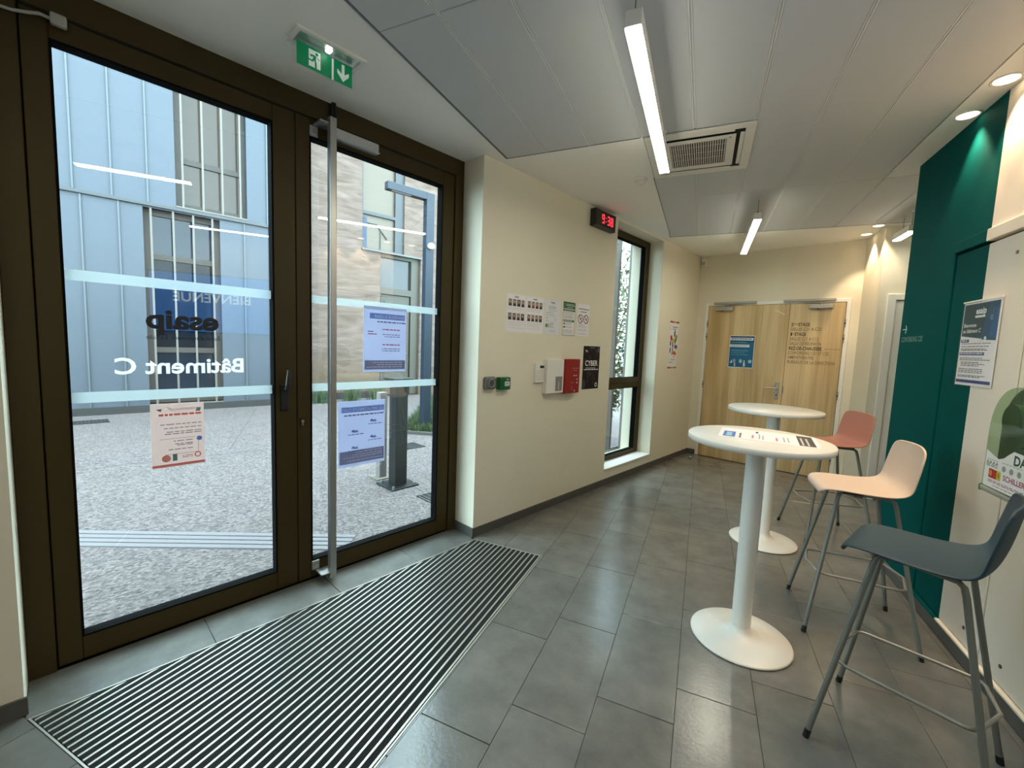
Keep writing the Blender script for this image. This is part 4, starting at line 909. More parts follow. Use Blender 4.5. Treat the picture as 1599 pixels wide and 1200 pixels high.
def table_sheet(s, w_, h_):
    s.rect(0.03, h_ - 0.075, w_ - 0.11, h_ - 0.02, flat(62, 120, 190)).rect(0.012, 0.016, w_ - 0.012, 0.082, flat(62, 58, 54)).up()
    s.rect(0.05, h_ - 0.060, w_ - 0.14, h_ - 0.034, flat(150, 190, 225)); RD = flat(205, 90, 130)
    s.lines(0.03, 0.19, [h_ - 0.102], INK, 0.009, 0.1, 2); s.lines(0.05, 0.15, [h_ - 0.158, h_ - 0.262], RD, 0.009, 0.1, 3); s.lines(0.05, 0.19, [h_ - 0.186, h_ - 0.202, h_ - 0.292, h_ - 0.310], GREY1, 0.006, 0.2, 4)
    s.rect(0.215, h_ - 0.178, 0.265, h_ - 0.166, INK); s.lines(0.03, w_ - 0.05, [0.062, 0.040], flat(215, 212, 205), 0.008, 0.15, 5)
ts = poster('table_notice', 'printed sheet lying on the nearer bar table', 'notice', (0.058, 2.40, 1.0806), 0, 0.30, 0.43, table_sheet)
ts.rotation_euler = (-PI / 2, 0, math.radians(84)); ts.location = (0.525, 2.33, 1.0803)

# ------------------------------------------------------------------ bar stools
def shell_mesh():
    # (f, z, half width, side lift, forward wrap)
    prof = [(0.218, 0.752, 0.128, 0.0, 0.0), (0.221, 0.766, 0.150, 0.0, 0.0), (0.214, 0.782, 0.168, 0.0, 0.0), (0.190, 0.792, 0.178, 0.002, 0.0), (0.13, 0.793, 0.186, 0.004, 0.0), (0.05, 0.787, 0.194, 0.008, 0.0),
            (-0.03, 0.783, 0.200, 0.012, 0.0), (-0.095, 0.784, 0.205, 0.018, 0.002), (-0.140, 0.797, 0.209, 0.020, 0.010), (-0.168, 0.825, 0.211, 0.016, 0.022), (-0.184, 0.872, 0.210, 0.008, 0.032), (-0.196, 0.930, 0.207, 0.0, 0.034), (-0.205, 0.990, 0.202, 0.0, 0.032), (-0.210, 1.030, 0.192, -0.004, 0.029), (-0.212, 1.050, 0.172, -0.007, 0.026), (-0.212, 1.058, 0.140, -0.008, 0.022)]
    M = 12; v = []; f = []
    for fx, z, hw, lift, wrap in prof:
        for k in range(M + 1):
            t = -1 + 2 * k / M
            v.append((fx + wrap * t * t, hw * t, z + lift * abs(t) ** 2.2))
    for i in range(len(prof) - 1):
        for k in range(M): f.append((i * (M + 1) + k, i * (M + 1) + k + 1, (i + 1) * (M + 1) + k + 1, (i + 1) * (M + 1) + k))
    bm = bmesh.new(); vs = [bm.verts.new(p) for p in v]
    for q in f: bm.faces.new([vs[i] for i in q])
    bmesh.ops.recalc_face_normals(bm, faces=bm.faces[:])
    me = bpy.data.meshes.new('shell'); bm.to_mesh(me); bm.free()
    o = bpy.data.objects.new('shell', me); col.objects.link(o)
    s1 = o.modifiers.new('s', 'SOLIDIFY'); s1.thickness = 0.011; s1.offset = 0
    s2 = o.modifiers.new('b', 'SUBSURF'); s2.levels = 2; s2.render_levels = 2
    dg = bpy.context.evaluated_depsgraph_get(); m2 = bpy.data.meshes.new_from_object(o.evaluated_get(dg)); bpy.data.objects.remove(o)
    for p in m2.polygons: p.use_smooth = True
    return m2
SHELL = shell_mesh()
TUBE = mat('stool_tube_grey', rgb(124, 128, 124), 0.42, metal=0.45)
def stool(label, c, loc, ang):
    r = empty('bar_stool', (*loc, 0), ang, label, 'stool', 'bar stools with moulded seats')
    me = SHELL.copy(); me.materials.clear(); me.materials.append(c); o = bpy.data.objects.new('seat_shell', me); col.objects.link(o); o.parent = r
    FF, FS = 0.247, 0.230
    for sgn in (-1, 1):
        for fr_ in (1, -1):
            tf, tsd = (0.125, 0.098) if fr_ > 0 else (-0.112, 0.128)
            foot = Vector((FF * fr_, FS * sgn, 0.012)); top = Vector((tf, tsd * sgn, 0.752)); mid = Vector((tf * 0.82, tsd * sgn * 0.96, 0.768)); end = Vector((0.0, 0.108 * sgn, 0.770))
            mb = MB(); d = (top - foot).normalized()
            mb.tube([foot, top - d * 0.03, top + (mid - top) * 0.15, mid, end], 0.0102, None, 12); lg = build('leg', mb, TUBE, r)
            mb = MB(); mb.tube([foot - d * 0.012 , foot + d * 0.022], 0.0118, None, 12); build('foot_cap', mb, BLACK, lg)
    # rod footrest ring with bowed ends, inside the legs
    zr = 0.315; k = (0.752 - zr) / 0.74
    fF = 0.125 + (FF - 0.125) * k; sF = 0.098 + (FS - 0.098) * k; fB = -(0.112 + (FF - 0.112) * k); sB = 0.128 + (FS - 0.128) * k
    pts = []
    def arc(cx, cy, rr, a0, a1, n=6):
        for i in range(n + 1):
            a = a0 + (a1 - a0) * i / n; pts.append((cx + rr * math.cos(a), cy + rr * math.sin(a), zr))
    e = 0.016; q = 0.045
    arc(fF + 0.0 - q, sF - e - q, q, PI / 2, 0); pts.append((fF + 0.022, 0, zr)); arc(fF - q, -(sF - e - q), q, 0, -PI / 2)
    arc(fB + q, -(sB - e - q), q, -PI / 2, -PI); pts.append((fB - 0.035, 0, zr)); arc(fB + q, sB - e - q, q, PI, PI / 2)
    mb = MB(); mb.tube(pts, 0.0068, None, 8, closed=True); build('footrest', mb, mat('footrest_grey', rgb(150, 152, 148), 0.38, metal=0.5), r)
    for sg in (-1, 1):
        mb = MB(); mb.box(-0.10, 0.11, 0.085 * sg, 0.115 * sg, 0.7625, 0.781, None, 0.003); build('seat_mount', mb, BLACK, r)
    return r
SB = mat('seat_petrol_blue', rgb(26, 58, 72), 0.55, bump=0.05, bscale=900); SCR = mat('seat_cream', rgb(208, 188, 172), 0.55, bump=0.05, bscale=900); SPK = mat('seat_terracotta', rgb(192, 128, 110), 0.55, bump=0.05, bscale=900)
stool('petrol blue bar stool nearest the camera', SB, (0.8055, 2.017), math.radians(153.7))
stool('cream bar stool in the middle of the three, by the teal wall', SCR, (0.858, 2.917), PI)
stool('terracotta pink bar stool farthest away, by the oak door', SPK, (1.037, 4.30), math.radians(195.9))

# ------------------------------------------------------------------ defibrillator cabinet on the right wall
ae = empty('defibrillator_cabinet', (XR - 0.004, 2.265, 0.985), R_RIGHT, 'green defibrillator cabinet with clear domed cover and white label on the right wall', 'defibrillator')
def dome(w_, h_, n=20):
    p = [(-w_, 0.0), (w_, 0.0), (w_, h_ * 0.45)]
    for i in range(n + 1):
        a = PI * i / n; p.append((w_ * math.copysign(abs(math.cos(a)) ** 0.8, math.cos(a)), h_ * 0.52 + h_ * 0.48 * math.sin(a) ** 0.9))
    p.append((-w_, h_ * 0.45)); return p
def slab(poly, y0, y1, m=None, mb=None):
    mb = mb or MB(); n = len(poly)
    v = [(x, y0, z) for x, z in poly] + [(x, y1, z) for x, z in poly]
    return mb.add(v, [tuple(range(n)), tuple(range(n, 2 * n))[::-1]] + [(i, n + i, n + (i + 1) % n, (i + 1) % n) for i in range(n)], m)
GRN = mat('cabinet_green', rgb(28, 112, 66), 0.4); BEI = mat('cabinet_beige_edge', rgb(150, 154, 130), 0.4)
build('back_shell', slab(dome(0.178, 0.432), -0.05, -0.002), BEI, ae)
build('green_body', slab([(x * 0.985, 0.006 + z * 0.98) for x, z in dome(0.178, 0.432)], -0.128, -0.0505), mat('cabinet_green_dark', rgb(44, 80, 52), 0.35), ae)
mb = MB(); mb.box(-0.184, 0.184, -0.168, -0.002, -0.022, 0.0, None, 0.006); build('bottom_lip', mb, mat('lip_grey', rgb(150, 150, 140), 0.4), ae)
mb = MB(); mb.box(-0.192, -0.1845, -0.168, -0.11, -0.026, 0.004, None, 0.004); build('latch', mb, mat('latch_green', rgb(40, 130, 60), 0.4), ae)
build('clear_cover', slab([(x * 0.985, 0.001 + z * 0.985) for x, z in dome(0.178, 0.432)], -0.1655, -0.1625), glass_mat('cover_green_tint', (0.66, 0.78, 0.66), 0.03, 0.03, (0.5, 0.62, 0.5), gain=0.3), ae)
mb = MB()
for sg in (-1, 1):
    pts = [(sg * 0.066 + 0.060 * math.cos(a), 0.292 + 0.064 * math.sin(a)) for a in [2 * PI * i / 24 for i in range(24)]]; slab(pts, -0.157 - 0.002 * sg, -0.1285, None, mb)
slab([(-0.118, 0.268), (0.0, 0.190), (0.118, 0.268)], -0.156, -0.1285, None, mb)
build('heart', mb, mat('heart_green', rgb(16, 84, 44), 0.4), ae)
sh = Sheet(-0.166, 0.0005); WPp = flat(236, 236, 232)
sh.poly([(-0.168, 0.006), (0.168, 0.006), (0.168, 0.15), (0.12, 0.162), (0.06, 0.175), (0.0, 0.178), (-0.028, 0.160), (-0.055, 0.140), (-0.085, 0.130), (-0.12, 0.140), (-0.168, 0.155)], WPp).up()
sh.text('DAE', 0.004, 0.128, 0.052, flat(28, 66, 54), 'LEFT', 0.03); GL = flat(150, 156, 150)
sh.rect(-0.158, 0.118, -0.082, 0.120, GL); sh.lines(-0.158, -0.08, [0.102, 0.096, 0.09], GL, 0.004, 0.1, 2)
for i in range(4): sh.disc(-0.150 + i * 0.02, 0.108, 0.006, GL, 8)
sh.disc(-0.045, 0.098, 0.012, GL, 10).disc(0.0, 0.098, 0.012, GL, 10).disc(0.045, 0.098, 0.012, GL, 10); sh.lines(-0.06, 0.06, [0.118], flat(200, 202, 198), 0.006, 0.1, 4)
sh.rect(-0.135, 0.045, -0.108, 0.082, flat(150, 26, 22)).rect(-0.108, 0.045, -0.084, 0.082, flat(190, 40, 40)).rect(-0.084, 0.045, -0.058, 0.082, flat(206, 196, 40))
sh.text('SCHILLER', -0.044, 0.054, 0.030, flat(168, 60, 110), 'LEFT', 0.02); sh.lines(-0.135, 0.14, [0.034, 0.028], flat(150, 70, 130), 0.003, 0.05, 6); sh.lines(-0.10, 0.10, [0.016], flat(170, 110, 150), 0.003, 0.2, 7).up()
sh.disc(-0.1215, 0.064, 0.010, flat(236, 130, 40), 12, 0.013).disc(-0.071, 0.064, 0.008, flat(150, 150, 30), 12, 0.012)
build('front_label', sh.mb, None, ae)

# wall screen behind the camera's right shoulder, mirrored in the glazed door
tv = empty('wall_screen', (XR - 0.002, 0.905, 1.50), R_RIGHT, 'wall mounted screen with blue welcome picture, mirrored in the entrance glass', 'screen')
mb = MB(); mb.box(-0.61, 0.61, -0.05, 0, 0, 0.69, None, 0.006); build('case', mb, BLACK, tv)
sh = Sheet(-0.05, 0.0008); sh.rect(-0.597, 0.012, 0.597, 0.678, emit_mat('screen_blue', (0.10, 0.32, 0.90), 1.6)).up().text('BIENVENUE', 0, 0.36, 0.15, emit_mat('screen_white', (0.75, 0.88, 1.0), 2.6), 'CENTER', 0.02)
build('picture', sh.mb, None, tv)
# door stop on the floor by the oak door
dsp = empty('door_stop', LP(6.02, -2.20, 0), RL, 'small metal door stop on the floor in the far corner', 'door stop')
mb = MB(); mb.lathe([(0.02, 0), (0.02, 0.02), (0.017, 0.034), (0.0, 0.036)], None, 20); build('body', mb, STEEL, dsp); mb = MB(); mb.lathe([(0.0212, 0.008), (0.0225, 0.013), (0.0212, 0.018)], None, 20); build('rubber_ring', mb, BLACK, dsp)

# ================================================================== courtyard
def rgbo(r, g, b):  # outdoor colours darkened in themselves to offset the overbright sky
    c = rgb(r, g, b); return (c[0] * 0.245, c[1] * 0.228, c[2] * 0.234, 1.0)
def ground_mat():
    m = bpy.data.materials.new('washed_pebble_concrete'); m.use_nodes = True; nt = m.node_tree; b = nt.nodes['Principled BSDF']
    tc = nt.nodes.new('ShaderNodeTexCoord'); vo = nt.nodes.new('ShaderNodeTexVoronoi'); vo.inputs['Scale'].default_value = 62; nt.links.new(tc.outputs['Object'], vo.inputs['Vector'])
    r = nt.nodes.new('ShaderNodeValToRGB'); nt.links.new(vo.outputs['Color'], r.inputs[0]); e = r.color_ramp.elements
    e[0].position = 0.0; e[0].color = rgbo(70, 58, 58); e[1].position = 1.0; e[1].color = rgbo(206, 188, 184); k = e.new(0.45); k.color = rgbo(142, 132, 129)
    n = nt.nodes.new('ShaderNodeTexNoise'); n.inputs['Scale'].default_value = 0.9; n.inputs['Detail'].default_value = 5; nt.links.new(tc.outputs['Object'], n.inputs['Vector'])
    mr = nt.nodes.new('ShaderNodeMapRange'); mr.inputs[3].default_value = 0.88; mr.inputs[4].default_value = 1.1; nt.links.new(n.outputs['Fac'], mr.inputs[0])
    vm = nt.nodes.new('ShaderNodeVectorMath'); vm.operation = 'SCALE'; nt.links.new(r.outputs[0], vm.inputs[0]); nt.links.new(mr.outputs[0], vm.inputs['Scale']); nt.links.new(vm.outputs[0], b.inputs['Base Color'])
    b.inputs['Roughness'].default_value = 0.85
    bp = nt.nodes.new('ShaderNodeBump'); bp.inputs['Strength'].default_value = 0.5; bp.inputs['Distance'].default_value = 0.01; nt.links.new(vo.outputs['Distance'], bp.inputs['Height']); nt.links.new(bp.outputs[0], b.inputs['Normal'])
    return m
gp_ = halfplanes([(-30, -16), (20, -16), (20, 34), (-30, 34)], [(cS, -sS, -2.62)])
mb = MB(); mb.prism(gp_, -0.3, -0.012); ground = build('ground', mb, ground_mat(), kind='structure')
JN = mat('ground_joint', rgbo(118, 112, 110), 0.9)
def gjoint(a, b, w_=0.012):
    a, b = Vector((*a, 0)), Vector((*b, 0)); d = (b - a).normalized(); p = Vector((-d.y, d.x, 0)) * w_ / 2
    mb = MB(); mb.prism([(a + p)[:2], (b + p)[:2], (b - p)[:2], (a - p)[:2]], -0.012, -0.0105); build('joint', mb, JN, ground)
gjoint((-8.6, 6.9), (-1.9, 3.15)); gjoint((-4.9, 4.45), (-6.6, 1.0)); gjoint((-8.4, 5.9), (-5.6, 3.55))
# ribbed guide strip leading to the door
dirv = Vector((0.893, 0.450, 0)); nrm = Vector((0.450, -0.893, 0))
tsr = empty('guide_strip', (-4.174, 1.512, -0.012), math.atan2(dirv.y, dirv.x), 'pale ribbed guide strip running across the courtyard to the door', 'guide strip')
TACT = mat('guide_strip_white', rgbo(180, 176, 178), 0.6)
for i in range(4):
    mb = MB(); mb.box(-3.2, 2.05 - 0.0 * i, -0.052 - i * 0.064, -0.004 - i * 0.064, 0.0, 0.010, None, 0.003); build('rib', mb, TACT, tsr)
mb = MB(); mb.box(-3.2, 2.05, -0.252, 0.0, 0.0, 0.002); build('bed', mb, mat('guide_bed', rgbo(150, 148, 150), 0.7), tsr)
# opposite buildings
A = math.radians(24.6); sv = Vector((math.sin(A), math.cos(A), 0)); nv = Vector((math.cos(A), -math.sin(A), 0))
METAL = mat('zinc_blue_cladding', rgbo(112, 128, 144), 0.55, metal=0.1, noise=0.03, scale=1.5); SEAMM = mat('zinc_seam', rgbo(134, 150, 160), 0.5, metal=0.1)
TAUPE = mat('window_taupe', rgbo(98, 88, 78), 0.6); DGLASS = mat('dark_window_glass', rgbo(40, 62, 84), 0.08, spec=0.35); BARM = mat('window_bar_cream', rgbo(168, 162, 148), 0.5); SKIRT = mat('skirting_dark', rgbo(62, 62, 62), 0.8)
b1 = empty('metal_building', nv * -10.35, -A, 'pale blue metal clad building across the courtyard', 'building')
W1 = (0.66, 1.80, 3.83, 6.1); W2 = (0.18, 1.33, 0.14, 3.715)
mb = MB()
def wallwith(mb, s0, s1, z0, z1, holes, d=-0.4):
    """wall slab at x in [d, 0] with rectangular holes stacked in z"""
    zs = sorted({z0, z1, *[h[2] for h in holes], *[h[3] for h in holes]})
    for a, b in zip(zs[:-1], zs[1:]):
        cur = s0
        for h in sorted(holes):
            if h[2] <= a and h[3] >= b: mb.box(d, 0, cur, h[0], a, b); cur = h[1]
        mb.box(d, 0, cur, s1, a, b)
wallwith(mb, -7.0, 2.95, 0.0, 7.4, [W1, W2]); mb.box(-6.0, -0.401, -7.0, 2.95, 0.0, 7.4); build('wall', mb, METAL, b1)
mb = MB(); mb.box(0.002, 0.045, -7.0, 2.95, 3.735, 3.795, None, 0.006); build('string_course', mb, mat('string_course_grey', rgbo(106, 114, 118), 0.6), b1)
mb = MB(); mb.box(0.002, 0.02, -7.0, 2.95, -0.012, 0.12); build('skirting', mb, SKIRT, b1)
for k in range(-12, 8):
    s_ = -0.69 + 0.475 * k
    if -7 < s_ < 2.9:
        for z0, z1 in ((3.80, 7.4),):
            if W1[0] - 0.05 < s_ < W1[1] + 0.05: z0 = W1[3] + 0.05
            mb = MB(); mb.box(0.0, 0.028, s_ - 0.012, s_ + 0.012, z0, z1); build('seam', mb, SEAMM, b1)
    s_ = -0.61 + 0.47 * k
    if -7 < s_ < 2.9 and not (W2[0] - 0.03 < s_ < W2[1] + 0.03):
        mb = MB(); mb.box(0.0, 0.028, s_ - 0.012, s_ + 0.012, 0.12, 3.725); build('seam', mb, SEAMM, b1)
def far_window(parent, W, rails, bars, recess=0.16, side=0.06, pm=None):
    s0, s1, z0, z1 = W
    mb = MB()
    for a in ((s0, s0 + side, z0, z1), (s1 - side, s1, z0, z1), (s0 + side, s1 - side, z0, z0 + side), (s0 + side, s1 - side, z1 - side, z1)): mb.box(-recess - 0.06, -recess, *a)
    for z in rails: mb.box(-recess - 0.06, -recess, s0 + side, s1 - side, z - 0.05, z + 0.05)
    wn_ = build('window', mb, TAUPE, parent)
    zz = [z0 + side] + [z for z in rails] + [z1 - side]
    for a, b in zip(zz[:-1], zz[1:]):
        mb = MB(); mb.box(-recess - 0.045, -recess - 0.035, s0 + side, s1 - side, a + 0.05 * (a in rails), b - 0.05 * (b in rails)); build('pane', mb, pm or DGLASS, wn_)
    for s_ in bars:
        mb = MB(); mb.box(-0.03, 0.0, s_ - 0.016, s_ + 0.016, z0, z1); build('bar', mb, BARM, wn_)
    mb = MB(); mb.box(-recess, 0.03, s0, s1, z0 - 0.025, z0); build('sill', mb, BARM, wn_)
    return wn_
far_window(b1, W1, [4.715], [0.77, 1.08, 1.39, 1.69], side=0.10, pm=mat('pane_taupe', rgbo(112, 98, 84), 0.12, spec=0.35)); far_window(b1, W2, [2.875, 1.15], [0.29, 0.61, 0.91, 1.21], side=0.10)
mb = MB(); mb.box(-0.4, -0.3, 0.0, 2.0, 0.0, 6.3); build('dark_room', mb, mat('room_dark', rgbo(60, 64, 66), 0.9), b1)
def stone_mat():
    m = bpy.data.materials.new('pale_stone_concrete'); m.use_nodes = True; nt = m.node_tree; b = nt.nodes['Principled BSDF']
    tc = nt.nodes.new('ShaderNodeTexCoord'); mp = nt.nodes.new('ShaderNodeMapping'); mp.inputs['Scale'].default_value = (1, 0.55, 2.6); mp.inputs['Rotation'].default_value = (0.25, 0, 0); nt.links.new(tc.outputs['Object'], mp.inputs[0])
    n = nt.nodes.new('ShaderNodeTexNoise'); n.inputs['Scale'].default_value = 2.4; n.inputs['Detail'].default_value = 10; n.inputs['Roughness'].default_value = 0.72; n.inputs['Distortion'].default_value = 0.9; nt.links.new(mp.outputs[0], n.inputs['Vector'])
    r = nt.nodes.new('ShaderNodeValToRGB'); nt.links.new(n.outputs['Fac'], r.inputs[0]); e = r.color_ramp.elements
    e[0].position = 0.32; e[0].color = rgbo(130, 108, 90); e[1].position = 0.66; e[1].color = rgbo(196, 172, 158); k = e.new(0.48); k.color = rgbo(166, 142, 124)
    sp_ = nt.nodes.new('ShaderNodeSeparateXYZ'); nt.links.new(tc.outputs['Object'], sp_.inputs[0])
    n3 = nt.nodes.new('ShaderNodeTexNoise'); n3.inputs['Scale'].default_value = 0.8; nt.links.new(tc.outputs['Object'], n3.inputs['Vector'])
    ma = nt.nodes.new('ShaderNodeMath'); ma.operation = 'MULTIPLY_ADD'; ma.inputs[1].default_value = 2.2; nt.links.new(n3.outputs['Fac'], ma.inputs[0]); nt.links.new(sp_.outputs['Z'], ma.inputs[2])
    mr = nt.nodes.new('ShaderNodeMapRange'); mr.inputs[1].default_value = 1.5; mr.inputs[2].default_value = 2.1; mr.inputs[3].default_value = 0.75; mr.inputs[4].default_value = 0; nt.links.new(ma.outputs[0], mr.inputs[0])
    mx = nt.nodes.new('ShaderNodeMix'); mx.data_type = 'RGBA'; nt.links.new(mr.outputs[0], mx.inputs[0]); nt.links.new(r.outputs[0], mx.inputs[6]); mx.inputs[7].default_value = rgbo(150, 122, 84)
    nt.links.new(mx.outputs[2], b.inputs['Base Color']); b.inputs['Roughness'].default_value = 0.85
    bp = nt.nodes.new('ShaderNodeBump'); bp.inputs['Strength'].default_value = 0.5; bp.inputs['Distance'].default_value = 0.03; nt.links.new(n.outputs['Fac'], bp.inputs['Height']); nt.links.new(bp.outputs[0], b.inputs['Normal'])
    return m
b2 = empty('stone_building', nv * -10.7, -A, 'pale rammed stone building across the courtyard with grey door and window', 'building')
X1 = (4.32, 5.46, 3.77, 6.2); X2 = (4.80, 5.96, 0.0, 3.715)
mb = MB(); wallwith(mb, 2.951, 8.2, -0.012, 7.4, [X1, X2]); mb.box(-6.0, -0.401, 2.951, 8.2, -0.012, 7.4); build('wall', mb, stone_mat(), b2)
GREYB = mat('frame_blue_grey', rgbo(90, 98, 104), 0.5); PALEW = mat('frame_pale', rgbo(150, 148, 142), 0.5); WARM = mat('window_warm_blind', rgbo(148, 132, 106), 0.35, spec=0.5)
mb = MB()
for a in ((4.32, 4.36, 3.77, 6.2), (5.22, 5.46, 3.77, 6.2), (4.36, 5.22, 4.62, 4.70), (4.36, 5.22, 3.77, 3.80), (4.36, 5.22, 6.15, 6.2)): mb.box(-0.16, -0.05, *a)
w3 = build('window', mb, GREYB, b2)
mb = MB(); mb.box(-0.13, -0.12, 4.36, 5.22, 4.70, 6.15); build('pane', mb, WARM, w3); mb = MB(); mb.box(-0.13, -0.12, 4.36, 5.22, 3.80, 4.62); build('pane', mb, WARM, w3)
mb = MB(); mb.box(-0.118, -0.10, 4.36, 4.48, 3.80, 4.55); build('curtain', mb, mat('curtain_blue', rgbo(90, 116, 150), 0.7), w3)
mb = MB(); mb.tube([(-0.10, 4.47, 4.42), (-0.10, 4.74, 4.42), (-0.10, 5.02, 4.10)], 0.014, GREYB, 6); mb.tube([(-0.10, 4.84, 4.30), (-0.10, 4.84, 3.82)], 0.010, GREYB, 6); build('stair_rail', mb, GREYB, w3)
mb = MB(); mb.box(-0.05, 0.05, 4.30, 5.98, 3.72, 3.765); build('sill', mb, PALEW, b2)
DBE = mat('door_putty', rgbo(114, 106, 88), 0.55)
mb = MB()
for a in ((4.80, 4.85, 0.02, 3.715), (5.72, 5.96, 0.02, 3.715), (4.85, 5.72, 3.64, 3.715), (4.85, 5.72, 2.70, 2.86)): mb.box(-0.22, -0.08, *a)
d5 = build('door', mb, DBE, b2)
mb = MB(); mb.box(-0.19, -0.17, 4.85, 5.72, 2.86, 3.64); build('pane', mb, mat('door_pane_grey', rgbo(92, 94, 98), 0.15, spec=0.5), d5)
mb = MB(); mb.box(-0.2, -0.12, 4.87, 5.70, 0.03, 2.69, None, 0.01); mb.box(-0.125, -0.108, 4.97, 5.60, 1.5, 2.55, None, 0.01); mb.box(-0.125, -0.108, 4.97, 5.60, 0.25, 1.3, None, 0.01); build('leaf', mb, DBE, d5)
mb = MB(); mb.tube([(-0.12, 5.60, 1.15), (-0.05, 5.60, 1.15), (-0.05, 5.48, 1.15)], 0.012, STEEL, 8); build('handle', mb, STEEL, d5)
mb = MB(); mb.box(0.002, 0.02, 2.96, 4.78, -0.012, 0.16); build('skirting', mb, SKIRT, b2)
# courtyard posts
PB = mat('post_petrol_steel', rgbo(26, 38, 44), 0.4, metal=0.2); PB2 = mat('post_blue_steel', rgbo(46, 68, 92), 0.5, metal=0.15)
p1 = empty('courtyard_post', (-2.835, 3.53, -0.012), RL, 'dark petrol square steel post with bolted base plate just outside the door', 'post')
mb = MB(); mb.box(-0.068, 0.068, -0.068, 0.068, 0.014, 1.10, None, 0.004); build('post', mb, PB, p1)
mb = MB(); mb.box(-0.16, 0.16, -0.16, 0.16, 0, 0.016, None, 0.003); bp_ = build('base_plate', mb, PB, p1)
for a in (-0.12, 0.12):
    for c in (-0.12, 0.12):
        mb = MB(); mb.tube([(a, c, 0.016), (a, c, 0.036)], 0.013, None, 6); build('bolt', mb, STEEL, bp_)
mb = MB(); mb.box(-0.09, 0.09, -0.115, 0.115, 1.10, 1.13, None, 0.003); build('cap_plate', mb, mat('cap_black', rgbo(30, 36, 40), 0.4), p1)
p2 = empty('lamp_post', (-4.35, 6.13, -0.012), math.atan2(5.532 - 6.13, -4.623 + 4.35), 'tall blue steel lamp post with short horizontal arm in the courtyard', 'lamp post')
mb = MB(); mb.box(-0.075, 0.075, -0.06, 0.06, 0, 3.96, None, 0.004); build('post', mb, PB2, p2)
mb = MB(); mb.box(0.075, 0.76, -0.06, 0.06, 3.84, 3.96, None, 0.004); am = build('arm', mb, PB2, p2)
mb = MB(); mb.box(0.35, 0.68, -0.04, 0.04, 3.832, 3.84); build('lamp', mb, mat('lamp_pale', rgbo(236, 232, 214), 0.5), am)
mb = MB(); mb.tube([(0.0, 0.06, 3.1), (0.0, 0.11, 3.1)], 0.05, None, 14); build('camera_dome', mb, WPLAST, p2)
p3 = empty('white_bollard', (-3.15, 3.64, -0.012), RL, 'white square bollard standing behind the dark courtyard post', 'bollard')
mb = MB(); mb.box(-0.042, 0.042, -0.042, 0.042, 0.01, 0.945, None, 0.003); build('post', mb, mat('bollard_white', rgbo(190, 188, 186), 0.5), p3); mb = MB(); mb.box(-0.1, 0.1, -0.1, 0.1, 0, 0.012, None, 0.002); build('base_plate', mb, mat('bollard_foot', rgbo(176, 166, 148), 0.6), p3)
def grate(loc, rz, w_, l_, label):
    r = empty('drain_grate', (*loc, -0.012), rz, label, 'drain'); GRm = mat('grate_iron', rgbo(60, 62, 66), 0.6, metal=0.3)
    mb = MB(); mb.box(-w_ / 2, w_ / 2, -l_ / 2, l_ / 2, 0.0, 0.002); build('tray', mb, mat('grate_dark', rgbo(30, 30, 32), 0.9), r)
    mb = MB()
    for a in ((-w_ / 2, w_ / 2, -l_ / 2, -l_ / 2 + .02), (-w_ / 2, w_ / 2, l_ / 2 - .02, l_ / 2), (-w_ / 2, -w_ / 2 + .02, -l_ / 2, l_ / 2), (w_ / 2 - .02, w_ / 2, -l_ / 2, l_ / 2)): mb.box(*a, 0.002, 0.008)
    build('rim', mb, GRm, r)
    n = max(3, int(l_ / 0.045))
    for i in range(1, n):
        y = -l_ / 2 + i * l_ / n; mb = MB(); mb.box(-w_ / 2 + .02, w_ / 2 - .02, y - 0.009, y + 0.009, 0.002, 0.007); build('grate_bar', mb, GRm, r)
grate((-9.0, 3.42), RL, 0.34, 0.55, 'dark drain grate by the metal building, at the left of the glass')
grate((-2.28, 3.44), RL, 0.26, 0.30, 'small dark drain grate next to the right door jamb outside')
grate((-3.75, 4.95), RL, 0.3, 0.3, 'square drain grate beside the lawn kerb')
# lawn, kerb, plants
GRASS = mat('grass_blade', rgbo(86, 112, 44), 0.7, noise=0.25, scale=3)
lawn = [(-4.42, 5.60), (-2.9, 6.02), (-3.4, 11.6), (-6.7, 9.6)]
mb = MB(); mb.prism(lawn, -0.012, 0.01); build('lawn', mb, mat('lawn_soil', rgbo(92, 90, 52), 0.9, noise=0.2, scale=5), kind='structure')
KB = mat('kerb_stone', rgbo(122, 116, 110), 0.8); mb = MB()
a, b = Vector((-4.46, 5.57, 0)), Vector((-2.9, 5.99, 0)); d = (b - a).normalized(); p = Vector((-d.y, d.x, 0)) * 0.03
mb.prism([(a - p)[:2], (b - p)[:2], (b + p)[:2], (a + p)[:2]], -0.012, 0.035); c = Vector((-6.7, 9.6, 0)); d = (c - a).normalized(); p = Vector((-d.y, d.x, 0)) * 0.03
mb.prism([(a - p)[:2], (c - p)[:2], (c + p)[:2], (a + p)[:2]], -0.012, 0.035); build('kerb', mb, KB, kind='structure')
rg = random.Random(5)
def inside(x, y, P):
    r_ = False; j = len(P) - 1
    for i in range(len(P)):
        if (P[i][1] > y) != (P[j][1] > y) and x < (P[j][0] - P[i][0]) * (y - P[i][1]) / (P[j][1] - P[i][1]) + P[i][0]: r_ = not r_
        j = i
    return r_
